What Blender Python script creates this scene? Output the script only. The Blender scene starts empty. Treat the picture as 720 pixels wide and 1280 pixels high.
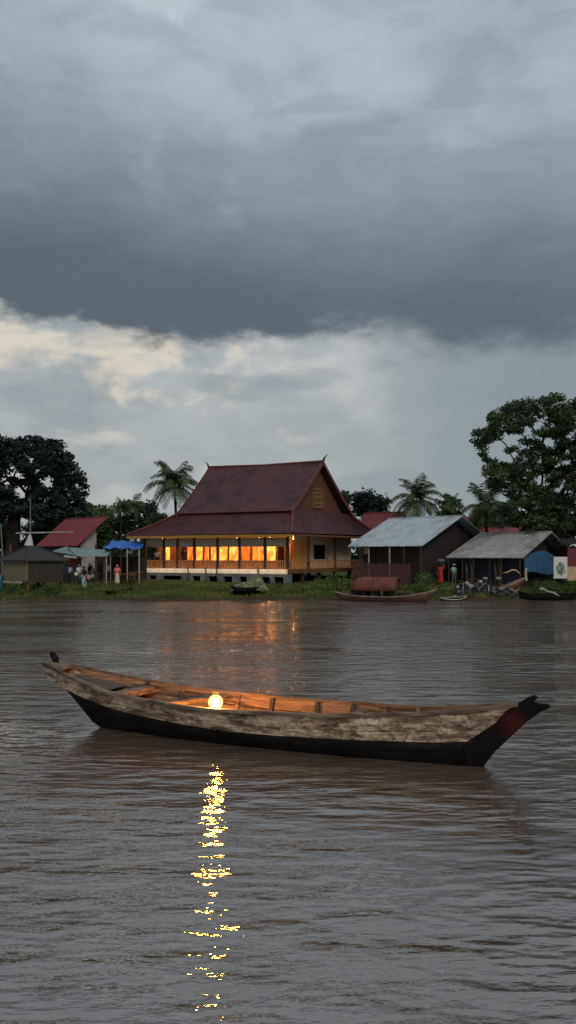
import bpy, bmesh, math, random
import numpy as np
from mathutils import Vector, Matrix, noise as mnoise
random.seed(7); rng = np.random.default_rng(11)
R = math.radians
S = bpy.context.scene
COL = S.collection
H, F, HY, CX = 3.0, 1000.0, 694.0, 360.0        # eye height, focal length, horizon row, centre column of the survey

def at(px, py, D): return Vector(((px-CX)*D/F, D, H-(py-HY)*D/F))
def smooth(a, b, x):
    t = np.clip((x-a)/(b-a), 0, 1); return t*t*(3-2*t)
def wig(x): return 0.5*math.sin(x*0.31+1)+0.28*math.sin(x*0.83)+0.12*math.sin(x*2.3+.5)
GP = [(-50,-3),(48,-1.0),(52.6,-.15),(53.4,0.03),(54.0,.17),(56,.36),(58.5,.5),(60.5,.6),(63,.85),(70,1.1),(90,1.25),(4000,1.3)]
def ground(x, D):
    d = D-wig(x)*max(0, min(1, (62-D)/6.))*1.0
    z = float(np.interp(d, [p[0] for p in GP], [p[1] for p in GP]))
    if D > 53: z += .05*mnoise.noise(Vector((x*.5, D*.5, 0)))
    return z
def stand(px, py):
    D = 53.0
    while D < 140:
        if H-(py-HY)*D/F <= ground((px-CX)*D/F, D): break
        D += .05
    x = (px-CX)*D/F
    return Vector((x, D, ground(x, D)))
def gp(px, D):
    x = (px-CX)*D/F; return Vector((x, D, ground(x, D)))

# ------------------------------------------------------------------ materials
def lin(c): return tuple(((v/255+.055)/1.055)**2.4 if v/255 > .04045 else v/255/12.92 for v in c)
MATS = {}
def nodes_of(m):
    m.use_nodes = True; nt = m.node_tree; return nt, nt.nodes['Principled BSDF']
def N(nt, kind, **kw):
    n = nt.nodes.new(kind)
    for k, v in kw.items(): setattr(n, k, v)
    return n
def mat(name, c1, c2=None, rough=.8, scale=3, stretch=(1,1,1), bump=0, metal=0, contrast=(.35,.65), c3=None, detail=5, spec=.5, dirt=None):
    """base colour varied between c1 and c2 by noise, optional c3 blotches"""
    if name in MATS: return MATS[name]
    m = bpy.data.materials.new(name); nt, b = nodes_of(m); MATS[name] = m
    b.inputs['Roughness'].default_value = rough; b.inputs['Metallic'].default_value = metal
    b.inputs['Specular IOR Level'].default_value = spec
    if c2 is None: c2 = tuple(v*.7 for v in c1)
    tc = N(nt, 'ShaderNodeTexCoord'); mp = N(nt, 'ShaderNodeMapping'); mp.inputs['Scale'].default_value = stretch
    nt.links.new(tc.outputs['Object'], mp.inputs[0])
    no = N(nt, 'ShaderNodeTexNoise'); no.inputs['Scale'].default_value = scale; no.inputs['Detail'].default_value = detail
    no.inputs['Roughness'].default_value = .62
    nt.links.new(mp.outputs[0], no.inputs['Vector'])
    cr = N(nt, 'ShaderNodeValToRGB'); e = cr.color_ramp.elements
    e[0].position, e[1].position = contrast; e[0].color = (*c1, 1); e[1].color = (*c2, 1)
    nt.links.new(no.outputs[0], cr.inputs[0]); out = cr.outputs[0]
    if c3 is not None:
        n2 = N(nt, 'ShaderNodeTexNoise'); n2.inputs['Scale'].default_value = scale*.37; n2.inputs['Detail'].default_value = 8
        n2.inputs['Roughness'].default_value = .7
        nt.links.new(mp.outputs[0], n2.inputs['Vector'])
        r2 = N(nt, 'ShaderNodeValToRGB'); r2.color_ramp.elements[0].position = .5; r2.color_ramp.elements[1].position = .6
        mx = N(nt, 'ShaderNodeMix', data_type='RGBA'); nt.links.new(n2.outputs[0], r2.inputs[0])
        nt.links.new(r2.outputs[0], mx.inputs[0]); nt.links.new(out, mx.inputs[6]); mx.inputs[7].default_value = (*c3, 1)
        out = mx.outputs[2]
    nt.links.new(out, b.inputs['Base Color'])
    if bump:
        bp = N(nt, 'ShaderNodeBump'); bp.inputs['Strength'].default_value = 1; bp.inputs['Distance'].default_value = bump
        nt.links.new(no.outputs[0], bp.inputs['Height']); nt.links.new(bp.outputs[0], b.inputs['Normal'])
    return m
def emis(name, c, strength, c2=None, scale=3, stretch=(1,1,1)):
    if name in MATS: return MATS[name]
    m = bpy.data.materials.new(name); nt, b = nodes_of(m); MATS[name] = m
    b.inputs['Base Color'].default_value = (*c, 1); b.inputs['Emission Strength'].default_value = strength
    b.inputs['Emission Color'].default_value = (*c, 1)
    if c2:
        tc = N(nt, 'ShaderNodeTexCoord'); mp = N(nt, 'ShaderNodeMapping'); mp.inputs['Scale'].default_value = stretch
        nt.links.new(tc.outputs['Object'], mp.inputs[0])
        no = N(nt, 'ShaderNodeTexNoise'); no.inputs['Scale'].default_value = scale; nt.links.new(mp.outputs[0], no.inputs['Vector'])
        cr = N(nt, 'ShaderNodeValToRGB'); e = cr.color_ramp.elements; e[0].position = .38; e[1].position = .62
        e[0].color = (*c, 1); e[1].color = (*c2, 1); nt.links.new(no.outputs[0], cr.inputs[0])
        nt.links.new(cr.outputs[0], b.inputs['Emission Color']); nt.links.new(cr.outputs[0], b.inputs['Base Color'])
    return m

# ------------------------------------------------------------------ mesh builder
class MB:
    def __init__(s): s.v = []; s.f = []
    def add(s, vs, fs):
        o = len(s.v); s.v += [tuple(v) for v in vs]; s.f += [tuple(i+o for i in f) for f in fs]; return s
    def box(s, c, d, M=None, rot=None):
        """centre c, full sizes d"""
        x, y, z = d[0]/2, d[1]/2, d[2]/2
        vs = [Vector((a*x, b*y, e*z)) for a in (-1,1) for b in (-1,1) for e in (-1,1)]
        if rot is not None: vs = [rot@v for v in vs]
        vs = [v+Vector(c) for v in vs]
        if M: vs = [M@v for v in vs]
        return s.add(vs, [(0,1,3,2),(4,6,7,5),(0,4,5,1),(2,3,7,6),(0,2,6,4),(1,5,7,3)])
    def hexa(s, lo, hi):
        """two quads of 4 points: lo[0..3], hi[0..3] in matching order"""
        return s.add(list(lo)+list(hi), [(0,1,2,3)[::-1],(4,5,6,7),(0,1,5,4),(1,2,6,5),(2,3,7,6),(3,0,4,7)])
    def tube(s, pts, rad, n=8, cap=True):
        pts = [Vector(p) for p in pts]
        if not isinstance(rad, (list, tuple)): rad = [rad]*len(pts)
        rings = []; o = len(s.v); up0 = None
        for i, p in enumerate(pts):
            d = (pts[min(i+1, len(pts)-1)]-pts[max(i-1, 0)]).normalized()
            if up0 is None: up0 = Vector((0,0,1)) if abs(d.z) < .9 else Vector((1,0,0))
            a = d.cross(up0)
            if a.length < 1e-4: a = d.orthogonal()
            a.normalize(); b = a.cross(d); up0 = b
            for k in range(n):
                t = 2*math.pi*k/n; s.v.append(tuple(p+(a*math.cos(t)+b*math.sin(t))*rad[i]))
        for i in range(len(pts)-1):
            for k in range(n):
                k2 = (k+1) % n; s.f.append((o+i*n+k, o+i*n+k2, o+(i+1)*n+k2, o+(i+1)*n+k))
        if cap:
            s.f.append(tuple(o+k for k in range(n))[::-1]); s.f.append(tuple(o+(len(pts)-1)*n+k for k in range(n)))
        return s
    def lathe(s, prof, c=(0,0,0), n=14, sx=1, sy=1):
        o = len(s.v); c = Vector(c)
        for r, z in prof:
            for k in range(n):
                t = 2*math.pi*k/n; s.v.append((c.x+r*sx*math.cos(t), c.y+r*sy*math.sin(t), c.z+z))
        for i in range(len(prof)-1):
            for k in range(n):
                k2 = (k+1) % n; s.f.append((o+i*n+k, o+i*n+k2, o+(i+1)*n+k2, o+(i+1)*n+k))
        s.f.append(tuple(o+k for k in range(n))[::-1]); s.f.append(tuple(o+(len(prof)-1)*n+k for k in range(n)))
        return s
    def ball(s, c, r, n=12, m=8, jit=0, sq=(1,1,1), seed=0):
        o = len(s.v); c = Vector(c)
        for i in range(m+1):
            ph = math.pi*i/m
            for k in range(n):
                t = 2*math.pi*k/n; d = Vector((math.sin(ph)*math.cos(t), math.sin(ph)*math.sin(t), math.cos(ph)))
                q = r*(1+jit*mnoise.noise(d*1.7+Vector((seed,seed*2,0))))
                s.v.append((c.x+d.x*q*sq[0], c.y+d.y*q*sq[1], c.z+d.z*q*sq[2]))
        for i in range(m):
            for k in range(n):
                k2 = (k+1) % n; s.f.append((o+i*n+k, o+(i+1)*n+k, o+(i+1)*n+k2, o+i*n+k2))
        return s
    def build(s, name, m, parent=None, smooth=False, kind=None, local=False):
        me = bpy.data.meshes.new(name); me.from_pydata([Vector(v) for v in s.v], [], s.f)
        me.validate(clean_customdata=False)
        bm = bmesh.new(); bm.from_mesh(me); bmesh.ops.recalc_face_normals(bm, faces=bm.faces); bm.to_mesh(me); bm.free()
        me.materials.append(m)
        if smooth: me.polygons.foreach_set('use_smooth', [True]*len(me.polygons))
        return link(name, me, parent, local)
def link(name, me, parent=None, local=False):
    """verts are world coordinates unless local; the object takes the parent's origin"""
    o = bpy.data.objects.new(name, me); COL.objects.link(o)
    if parent is not None:
        if not local:
            loc = parent_loc(parent); me.transform(Matrix.Translation(-loc))
        o.parent = parent
    return o
def parent_loc(p):
    v = Vector(p.location)
    while p.parent is not None: p = p.parent; v = v+Vector(p.location)
    return v
def tag(o, label=None, cat=None, group=None, kind=None):
    if label: o['label'] = label
    if cat: o['category'] = cat
    if group: o['group'] = group
    if kind: o['kind'] = kind
    return o
def thing(name, label, cat, loc=(0,0,0), rz=0, group=None):
    o = bpy.data.objects.new(name, None); COL.objects.link(o); o.location = loc; o.rotation_euler = (0,0,rz)
    o.empty_display_size = .2
    return tag(o, label, cat, group)
def solo(mb, name, m, label, cat, loc, group=None, smooth=False, kind=None):
    """one-mesh thing with its origin at loc; verts given in world space"""
    o = mb.build(name, m, None, smooth); o.data.transform(Matrix.Translation(-Vector(loc))); o.location = loc
    return tag(o, label, cat, group, kind)
def np_mesh(name, V, Q, m, parent=None, smooth=False, local=False):
    me = bpy.data.meshes.new(name); k = Q.shape[1]
    me.vertices.add(len(V)); me.vertices.foreach_set('co', np.ascontiguousarray(V, dtype=np.float32).ravel())
    me.loops.add(Q.size); me.loops.foreach_set('vertex_index', np.ascontiguousarray(Q, dtype=np.int32).ravel())
    me.polygons.add(len(Q)); me.polygons.foreach_set('loop_start', np.arange(0, Q.size, k, dtype=np.int32))
    me.polygons.foreach_set('loop_total', np.full(len(Q), k, dtype=np.int32))
    if smooth: me.polygons.foreach_set('use_smooth', np.ones(len(Q), dtype=bool))
    me.update(calc_edges=True); me.materials.append(m)
    return link(name, me, parent, local)

# ------------------------------------------------------------------ camera, sky, sun
cam = bpy.data.objects.new('camera', bpy.data.cameras.new('camera')); COL.objects.link(cam); S.camera = cam
cam.location = (0,0,H); cam.rotation_euler = (R(90),0,0)
cam.data.sensor_fit = 'VERTICAL'; cam.data.sensor_height = 36; cam.data.lens = 36*F/1280
cam.data.shift_y = (HY-640)/1280; cam.data.clip_end = 6000; cam.data.clip_start = .1

SUN_EL, SUN_AZ = 38, 160     # behind the viewer's right shoulder
def make_world():
    w = bpy.data.worlds.new('World'); S.world = w; w.use_nodes = True; nt = w.node_tree
    for n in list(nt.nodes): nt.nodes.remove(n)
    L = nt.links.new
    def M(op, a, b=None, c=None, clamp=False):
        n = N(nt, 'ShaderNodeMath', operation=op, use_clamp=clamp)
        for i, v in enumerate((a, b, c)):
            if v is None: continue
            if isinstance(v, (int, float)): n.inputs[i].default_value = v
            else: L(v, n.inputs[i])
        return n.outputs[0]
    def ss(v, a, b):
        n = N(nt, 'ShaderNodeMapRange', interpolation_type='SMOOTHERSTEP'); L(v, n.inputs[0])
        n.inputs[1].default_value = a; n.inputs[2].default_value = b; return n.outputs[0]
    def mix(f, a, b):
        n = N(nt, 'ShaderNodeMix', data_type='RGBA')
        if isinstance(f, (int, float)): n.inputs[0].default_value = f
        else: L(f, n.inputs[0])
        for i, v in ((6, a), (7, b)):
            if isinstance(v, tuple): n.inputs[i].default_value = (*v, 1)
            else: L(v, n.inputs[i])
        return n.outputs[2]
    tc = N(nt, 'ShaderNodeTexCoord'); D = tc.outputs['Generated']
    sp = N(nt, 'ShaderNodeSeparateXYZ'); L(D, sp.inputs[0]); X, Y, Z = sp.outputs
    el = M('MULTIPLY', M('ARCSINE', Z), 57.2958)
    def noi(scale, stretch=(1,1,2.5), detail=5, rough=.55, off=(0,0,0), dist=0):
        mp = N(nt, 'ShaderNodeMapping'); mp.inputs['Scale'].default_value = stretch; mp.inputs['Location'].default_value = off
        L(D, mp.inputs[0]); n = N(nt, 'ShaderNodeTexNoise'); n.inputs['Scale'].default_value = scale
        n.inputs['Detail'].default_value = detail; n.inputs['Roughness'].default_value = rough; n.inputs['Distortion'].default_value = dist
        L(mp.outputs[0], n.inputs['Vector']); return n.outputs[0]
    big = noi(3.0, (1,1,2), 4, .5, (3.1,.4,1.7)); mid = noi(7, (1,1,1.8), 6, .55, (.3,5,.2)); fine = noi(16, (1,1,2.2), 6, .6, (7,1,3))
    puff = noi(8.5, (1,1,1.7), 8, .56, (2.45,.3,.95), .25)
    # dark deck: its lower edge sinks to the right
    E0 = M('ADD', M('MULTIPLY', X, -5.5), 14.4)
    E = M('ADD', E0, M('ADD', M('MULTIPLY', M('SUBTRACT', mid, .5), 6.5), M('MULTIPLY', M('SUBTRACT', fine, .5), 4.2)))
    h = M('SUBTRACT', el, E)
    soft = M('ADD', M('MULTIPLY', ss(X, -.15, .3), 2.0), 1.3)
    deck = ss(M('DIVIDE', h, soft), -.35, 1.15)
    hh = M('ADD', M('SUBTRACT', el, E0), M('ADD', M('MULTIPLY', M('SUBTRACT', big, .5), 5), M('MULTIPLY', M('SUBTRACT', mid, .5), 5)))
    cr = N(nt, 'ShaderNodeValToRGB'); L(M('DIVIDE', hh, 40), cr.inputs[0]); e = cr.color_ramp.elements
    pts = [(0,(88,98,107)),(.09,(93,103,113)),(.2,(117,128,139)),(.3,(145,155,165)),(.4,(163,173,183)),(.6,(170,180,189)),(1,(160,168,176))]
    while len(e) < len(pts): e.new(.5)
    for q, (p, c) in zip(e, pts): q.position = p; q.color = (*lin(c), 1)
    dcol = cr.outputs[0]
    patch = M('MULTIPLY', ss(M('ADD', M('MULTIPLY', mid, .5), M('MULTIPLY', big, .5)), .40, .66), ss(hh, 6, 16))
    dcol = mix(M('MULTIPLY', patch, .28), dcol, lin((118,128,138)))
    # gap of bright sky near the top left
    def blob(x0, e0, rx, re):
        a = M('DIVIDE', M('SUBTRACT', X, x0), rx); b = M('DIVIDE', M('SUBTRACT', el, e0), re)
        return M('ADD', M('MULTIPLY', a, a), M('MULTIPLY', b, b))
    g = M('ADD', blob(-.13, 35.9, .05, 2.2), M('MULTIPLY', M('SUBTRACT', puff, .5), 3.2))
    dcol = mix(M('MULTIPLY', M('SUBTRACT', 1, ss(g, .2, 1.3)), .75), dcol, lin((206,217,224)))
    g2 = M('ADD', blob(-.05, 33, .2, 5), M('MULTIPLY', M('SUBTRACT', mid, .5), 4))
    dcol = mix(M('MULTIPLY', M('SUBTRACT', 1, ss(g2, .1, 1.8)), .3), dcol, lin((190,201,208)))
    # lighter layer below
    low = mix(ss(X, -.05, .34), lin((166,173,174)), lin((133,145,150)))
    low = mix(M('MULTIPLY', ss(fine, .4, .65), .35), low, lin((143,152,156)))
    low = mix(M('MULTIPLY', ss(puff, .53, .66), M('MULTIPLY', M('SUBTRACT', 1, ss(X, .0, .16)), .55)), low, lin((190,190,184)))
    rim = M('MULTIPLY', ss(h, -6.5, -.5), M('SUBTRACT', 1, ss(X, -.08, .26)))
    low = mix(M('MULTIPLY', rim, M('ADD', M('MULTIPLY', ss(puff, .38, .62), .75), .1)), low, lin((190,194,194)))
    cream = M('MULTIPLY', M('MULTIPLY', ss(M('ADD', M('ADD', puff, M('MULTIPLY', M('SUBTRACT', fine, .5), .16)), M('MULTIPLY', ss(el, 9, 14.5), .09)), .51, .66), M('SUBTRACT', 1, ss(X, -.12, .06))), M('MULTIPLY', ss(el, 6, 12), .8))
    low = mix(cream, low, lin((218,207,190)))
    shade = M('MULTIPLY', ss(noi(5, (1,1,2.4), 6, .55, (9,2,4), .3), .5, .64), .5)
    low = mix(shade, low, lin((134,145,150)))
    low = mix(M('SUBTRACT', 1, ss(el, -1, 5)), low, lin((140,151,155)))
    tex = M('MULTIPLY', ss(noi(9, (1,1,2.6), 8, .6, (5,8,1), .4), .42, .66), .2)
    dcol = mix(tex, dcol, lin((96,105,113)))
    tex2 = M('MULTIPLY', ss(noi(5, (1,1,2.2), 7, .58, (1,3,6), .5), .5, .68), M('MULTIPLY', ss(hh, 3, 14), .32))
    dcol = mix(tex2, dcol, lin((182,191,198)))
    col = mix(deck, low, dcol)
    bgc = N(nt, 'ShaderNodeBackground'); L(col, bgc.inputs[0]); bgc.inputs[1].default_value = 1.0
    sk = N(nt, 'ShaderNodeTexSky', sky_type='NISHITA'); sk.sun_disc = False
    sk.sun_elevation = R(SUN_EL); sk.sun_rotation = R(SUN_AZ); sk.air_density = 1.2; sk.dust_density = 2
    bgs = N(nt, 'ShaderNodeBackground'); L(sk.outputs[0], bgs.inputs[0]); bgs.inputs[1].default_value = .06
    ms = N(nt, 'ShaderNodeMixShader'); ms.inputs[0].default_value = .96; L(bgs.outputs[0], ms.inputs[1]); L(bgc.outputs[0], ms.inputs[2])
    out = N(nt, 'ShaderNodeOutputWorld'); L(ms.outputs[0], out.inputs[0])
make_world()
sl = bpy.data.lights.new('sun', 'SUN'); sl.energy = 1.15; sl.angle = R(24); sl.color = (1,.94,.86)
so = bpy.data.objects.new('sun', sl); COL.objects.link(so)
sd = Vector((math.sin(R(SUN_AZ))*math.cos(R(SUN_EL)), math.cos(R(SUN_AZ))*math.cos(R(SUN_EL)), math.sin(R(SUN_EL))))
so.rotation_euler = sd.to_track_quat('Z', 'Y').to_euler(); so.location = (10,-10,30)
S.view_settings.view_transform = 'Standard'; S.view_settings.look = 'None'; S.view_settings.exposure = 0.1; S.view_settings.gamma = 1
S.render.engine = 'CYCLES'; S.cycles.max_bounces = 6; S.cycles.use_denoising = True
S.cycles.sample_clamp_indirect = 6; S.cycles.caustics_reflective = True; S.cycles.caustics_refractive = False

# ------------------------------------------------------------------ ground
def make_ground():
    ds = [-60,0,30,45] + list(np.arange(48, 75, .35)) + list(np.arange(76, 130, 2)) + [140,170,220,320,500,900,2000,3800]
    ts = list(np.linspace(-6, -.7, 16)) + list(np.linspace(-.65, .65, 260)) + list(np.linspace(.7, 6, 16))
    V = []
    for d in ds:
        W = max(d, 50)
        for t in ts: V.append((t*W, d, ground(t*W, d)))
    n = len(ts); Q = [(i*n+j, i*n+j+1, (i+1)*n+j+1, (i+1)*n+j) for i in range(len(ds)-1) for j in range(n-1)]
    m = mat('ground_grass', lin((54,66,32)), lin((76,82,42)), rough=.95, scale=1.6, bump=.06, c3=lin((62,50,36)), spec=.1, detail=8)
    nt = m.node_tree; b = nt.nodes['Principled BSDF']; old = b.inputs['Base Color'].links[0].from_socket
    g = N(nt, 'ShaderNodeNewGeometry'); sx = N(nt, 'ShaderNodeSeparateXYZ'); nt.links.new(g.outputs['Position'], sx.inputs[0])
    n3 = N(nt, 'ShaderNodeTexNoise'); n3.inputs['Scale'].default_value = .9; n3.inputs['Detail'].default_value = 6
    nt.links.new(g.outputs['Position'], n3.inputs['Vector'])
    ad = N(nt, 'ShaderNodeMath', operation='MULTIPLY_ADD'); nt.links.new(n3.outputs[0], ad.inputs[0]); ad.inputs[1].default_value = -.5; nt.links.new(sx.outputs[2], ad.inputs[2])
    mr = N(nt, 'ShaderNodeMapRange'); nt.links.new(ad.outputs[0], mr.inputs[0]); mr.inputs[1].default_value = -.12; mr.inputs[2].default_value = .02
    mm = N(nt, 'ShaderNodeMix', data_type='RGBA'); nt.links.new(mr.outputs[0], mm.inputs[0]); mm.inputs[6].default_value = (*lin((64,52,42)), 1); nt.links.new(old, mm.inputs[7]); nt.links.new(mm.outputs[2], b.inputs['Base Color'])
    o = np_mesh('ground', np.array(V), np.array(Q), m, smooth=True); tag(o, kind='structure')
make_ground()

# ------------------------------------------------------------------ water
def hash2(ix, iy, seed):
    h = (ix.astype(np.int64)*374761393 + iy.astype(np.int64)*668265263 + seed*2147483647) & 0xffffffff
    h = ((h ^ (h >> 13))*1274126177) & 0xffffffff
    return (h ^ (h >> 16)) & 0xffffffff
def pnoise(x, y, seed=0):
    x0 = np.floor(x); y0 = np.floor(y); fx = x-x0; fy = y-y0
    def g(ix, iy, dx, dy):
        a = hash2(ix, iy, seed)/4294967296.*2*np.pi; return np.cos(a)*dx+np.sin(a)*dy
    u = fx*fx*fx*(fx*(fx*6-15)+10); v = fy*fy*fy*(fy*(fy*6-15)+10)
    a = g(x0, y0, fx, fy); b = g(x0+1, y0, fx-1, fy); c = g(x0, y0+1, fx, fy-1); d = g(x0+1, y0+1, fx-1, fy-1)
    return (a*(1-u)+b*u)*(1-v)+(c*(1-u)+d*u)*v
def make_water():
    pys = np.arange(1400, 744, -.75); ds = list(3000./(pys-HY)); ds = [-60,-30,-15,-6,0,2.5,3.3] + ds + [60,66]
    ds = np.array(ds); ts = np.concatenate([np.linspace(-6, -.62, 40), np.linspace(-.6, .6, 1150), np.linspace(.62, 6, 40)])
    W = np.where(ds > 4, ds, 4+(4-ds)*.5)
    Dg, Tg = np.meshgrid(ds, ts, indexing='ij'); X = Tg*W[:,None]; Y = Dg.copy()
    sp = np.gradient(ds)[:,None]
    Hh = np.zeros_like(X)
    # calm and rough patches
    patch = .72+1.1*pnoise(X/7+3, Y/3.0+1, 5)+.55*pnoise(X/2.4, Y/1.2, 6)
    patch = np.clip(patch, .15, 1.6)
    for i, (lx, ly, a, ang) in enumerate([(5.5,2.3,.020,.12),(2.6,1.0,.018,-.2),(1.3,.48,.014,.25),(.62,.24,.0090,-.1),(.32,.12,.0042,.3)]):
        c, s = math.cos(ang), math.sin(ang); u = (X*c+Y*s)/lx; v = (-X*s+Y*c)/ly
        wx = .35*pnoise(u*.6+9, v*.6, 20+i)
        n = pnoise(u+wx, v+wx*1.3, i)
        if i in (1, 2): n = (.32-np.abs(n+.1))*1.15          # sharp crests
        att = np.clip(1-(sp/(ly*.5))**2, 0, 1)
        Hh += a*n*att*(patch if i else 1)
    V = np.stack([X, Y, Hh], -1).reshape(-1, 3)
    n = len(ts); I = (np.arange(len(ds)-1)[:,None]*n+np.arange(n-1)[None]).ravel()
    Q = np.stack([I, I+1, I+n+1, I+n], 1)
    m = bpy.data.materials.new('river_water'); nt, b = nodes_of(m)
    b.inputs['Base Color'].default_value = (*lin((88,75,64)), 1); b.inputs['Roughness'].default_value = .05
    b.inputs['IOR'].default_value = 3.2; b.inputs['Specular IOR Level'].default_value = .5
    tc = N(nt, 'ShaderNodeTexCoord'); L = nt.links.new
    def no(sx, sy, det, rough=.6, rot=0, off=0):
        mp = N(nt, 'ShaderNodeMapping'); mp.inputs['Scale'].default_value = (sx, sy, 1); mp.inputs['Rotation'].default_value = (0,0,rot)
        mp.inputs['Location'].default_value = (off, off*.7, 0)
        L(tc.outputs['Object'], mp.inputs[0]); n_ = N(nt, 'ShaderNodeTexNoise'); n_.inputs['Scale'].default_value = 1
        n_.inputs['Detail'].default_value = det; n_.inputs['Roughness'].default_value = rough; L(mp.outputs[0], n_.inputs['Vector']); return n_.outputs[0]
    msk = N(nt, 'ShaderNodeMapRange'); L(no(.16, .42, 3, .5, .1, 3), msk.inputs[0]); msk.inputs[1].default_value = .35; msk.inputs[2].default_value = .65
    msk.inputs[3].default_value = .25; msk.inputs[4].default_value = 1.6
    sy_ = N(nt, 'ShaderNodeSeparateXYZ'); L(tc.outputs['Object'], sy_.inputs[0]); cur = N(nt, 'ShaderNodeMapRange'); L(sy_.outputs[1], cur.inputs[0])
    cur.inputs[1].default_value = 10; cur.inputs[2].default_value = 45; cur.inputs[3].default_value = 1; cur.inputs[4].default_value = 1.7   # choppier in the main current
    chop = N(nt, 'ShaderNodeMath', operation='MULTIPLY'); L(msk.outputs[0], chop.inputs[0]); L(cur.outputs[0], chop.inputs[1])
    prev = None
    for (sx, sy, det, dist, rot, off) in [(1.1, 3.0, 2, .062, .15, 1), (3.2, 8, 3, .017, -.12, 5), (9, 21, 2, .0022, .2, 9)]:
        bp = N(nt, 'ShaderNodeBump'); bp.inputs['Strength'].default_value = 1; sc_ = N(nt, 'ShaderNodeMath', operation='MULTIPLY'); L(chop.outputs[0], sc_.inputs[0]); sc_.inputs[1].default_value = dist;  L(sc_.outputs[0], bp.inputs['Distance'])
        L(no(sx, sy, det, .55, rot, off), bp.inputs['Height'])
        if prev is not None: L(prev, bp.inputs['Normal'])
        prev = bp.outputs[0]
    L(prev, b.inputs['Normal'])
    o = np_mesh('river_water', V, Q, m, smooth=True); tag(o, kind='structure')
make_water()

# ------------------------------------------------------------------ the foreground boat
def boat_materials():
    m = bpy.data.materials.new('weathered_paint'); nt, b = nodes_of(m); L = nt.links.new
    tc = N(nt, 'ShaderNodeTexCoord')
    def no(sc, st, det=8, rough=.65, off=0):
        mp = N(nt, 'ShaderNodeMapping'); mp.inputs['Scale'].default_value = st; mp.inputs['Location'].default_value = (off,off,off)
        L(tc.outputs['Object'], mp.inputs[0])
        n = N(nt, 'ShaderNodeTexNoise'); n.inputs['Scale'].default_value = sc; n.inputs['Detail'].default_value = det; n.inputs['Roughness'].default_value = rough
        L(mp.outputs[0], n.inputs['Vector']); return n.outputs[0]
    def ramp(v, pts):
        c = N(nt, 'ShaderNodeValToRGB'); e = c.color_ramp.elements
        while len(e) < len(pts): e.new(.5)
        for q, (p, k) in zip(e, pts): q.position = p; q.color = (*k, 1)
        L(v, c.inputs[0]); return c.outputs[0]
    def mx(f, a, c2):
        n = N(nt, 'ShaderNodeMix', data_type='RGBA'); L(f, n.inputs[0]); L(a, n.inputs[6])
        if isinstance(c2, tuple): n.inputs[7].default_value = (*c2, 1)
        else: L(c2, n.inputs[7])
        return n.outputs[2]
    wood = ramp(no(9, (.5,1,6)), [(.3, lin((70,48,34))), (.7, lin((140,104,74)))])
    f = ramp(no(3.6, (.42,1,1.9), 12, .78, 3), [(.42, (0,0,0)), (.53, (1,1,1))])
    paint = ramp(no(14, (1,1,1), 6, .6, 8), [(.3, lin((168,142,114))), (.7, lin((224,204,178)))])
    c = mx(f, wood, paint)
    st = ramp(no(1.7, (.6,1,2.0), 10, .75, 12), [(.5, (0,0,0)), (.62, (1,1,1))])
    n_ = N(nt, 'ShaderNodeMath', operation='MULTIPLY'); L(st, n_.inputs[0]); n_.inputs[1].default_value = .8
    c = mx(n_.outputs[0], c, lin((42,32,26)))
    dk = ramp(no(7, (.8,1,1.6), 8, .8, 21), [(.50, (0,0,0)), (.60, (1,1,1))])
    sx = N(nt, 'ShaderNodeSeparateXYZ'); L(tc.outputs['Object'], sx.inputs[0])
    mid = N(nt, 'ShaderNodeMapRange'); L(sx.outputs[0], mid.inputs[0]); mid.inputs[1].default_value = 6.0; mid.inputs[2].default_value = 7.2; mid.inputs[3].default_value = .8; mid.inputs[4].default_value = .18
    m2 = N(nt, 'ShaderNodeMath', operation='MULTIPLY'); L(dk, m2.inputs[0]); L(mid.outputs[0], m2.inputs[1])
    c = mx(m2.outputs[0], c, lin((54,36,26)))
    mp = N(nt, 'ShaderNodeMapping'); mp.inputs['Scale'].default_value = (3.4,1,7.5); L(tc.outputs['Object'], mp.inputs[0])
    vo = N(nt, 'ShaderNodeTexVoronoi', feature='DISTANCE_TO_EDGE'); vo.inputs['Scale'].default_value = 1; vo.inputs['Randomness'].default_value = .8; L(mp.outputs[0], vo.inputs['Vector'])
    ck = ramp(vo.outputs['Distance'], [(.0, (1,1,1)), (.05, (0,0,0))])
    bw = N(nt, 'ShaderNodeMapRange'); L(sx.outputs[0], bw.inputs[0]); bw.inputs[1].default_value = 4.5; bw.inputs[2].default_value = 6.6; bw.inputs[3].default_value = .12; bw.inputs[4].default_value = .75
    m3 = N(nt, 'ShaderNodeMath', operation='MULTIPLY'); L(ck, m3.inputs[0]); L(bw.outputs[0], m3.inputs[1])
    c = mx(m3.outputs[0], c, lin((70,52,42)))
    L(c, b.inputs['Base Color']); b.inputs['Roughness'].default_value = .72
    bp = N(nt, 'ShaderNodeBump'); bp.inputs['Distance'].default_value = .006; L(f, bp.inputs['Height']); L(bp.outputs[0], b.inputs['Normal'])
    return m
W_PAINT = boat_materials()
W_IN = mat('inner_wood', lin((88,66,48)), lin((142,112,82)), rough=.7, scale=6, stretch=(.4,1,5), bump=.006, c3=lin((56,42,32)))
W_RAIL = mat('rail_wood', lin((128,110,90)), lin((82,66,52)), rough=.65, scale=7, stretch=(.3,1,2), bump=.004, c3=lin((60,46,36)))
W_GREY = mat('grey_planks', lin((92,86,78)), lin((60,54,48)), rough=.8, scale=8, stretch=(.3,3,1), bump=.005)
W_TAR = mat('tarred_hull', lin((14,12,12)), lin((24,21,20)), rough=.65, scale=5, stretch=(.5,1,2), bump=.006, c3=lin((34,29,26)), spec=.08)
W_DARK = mat('dark_wood', lin((38,28,22)), lin((60,44,34)), rough=.7, scale=6, stretch=(1,1,3), bump=.004)

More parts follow.
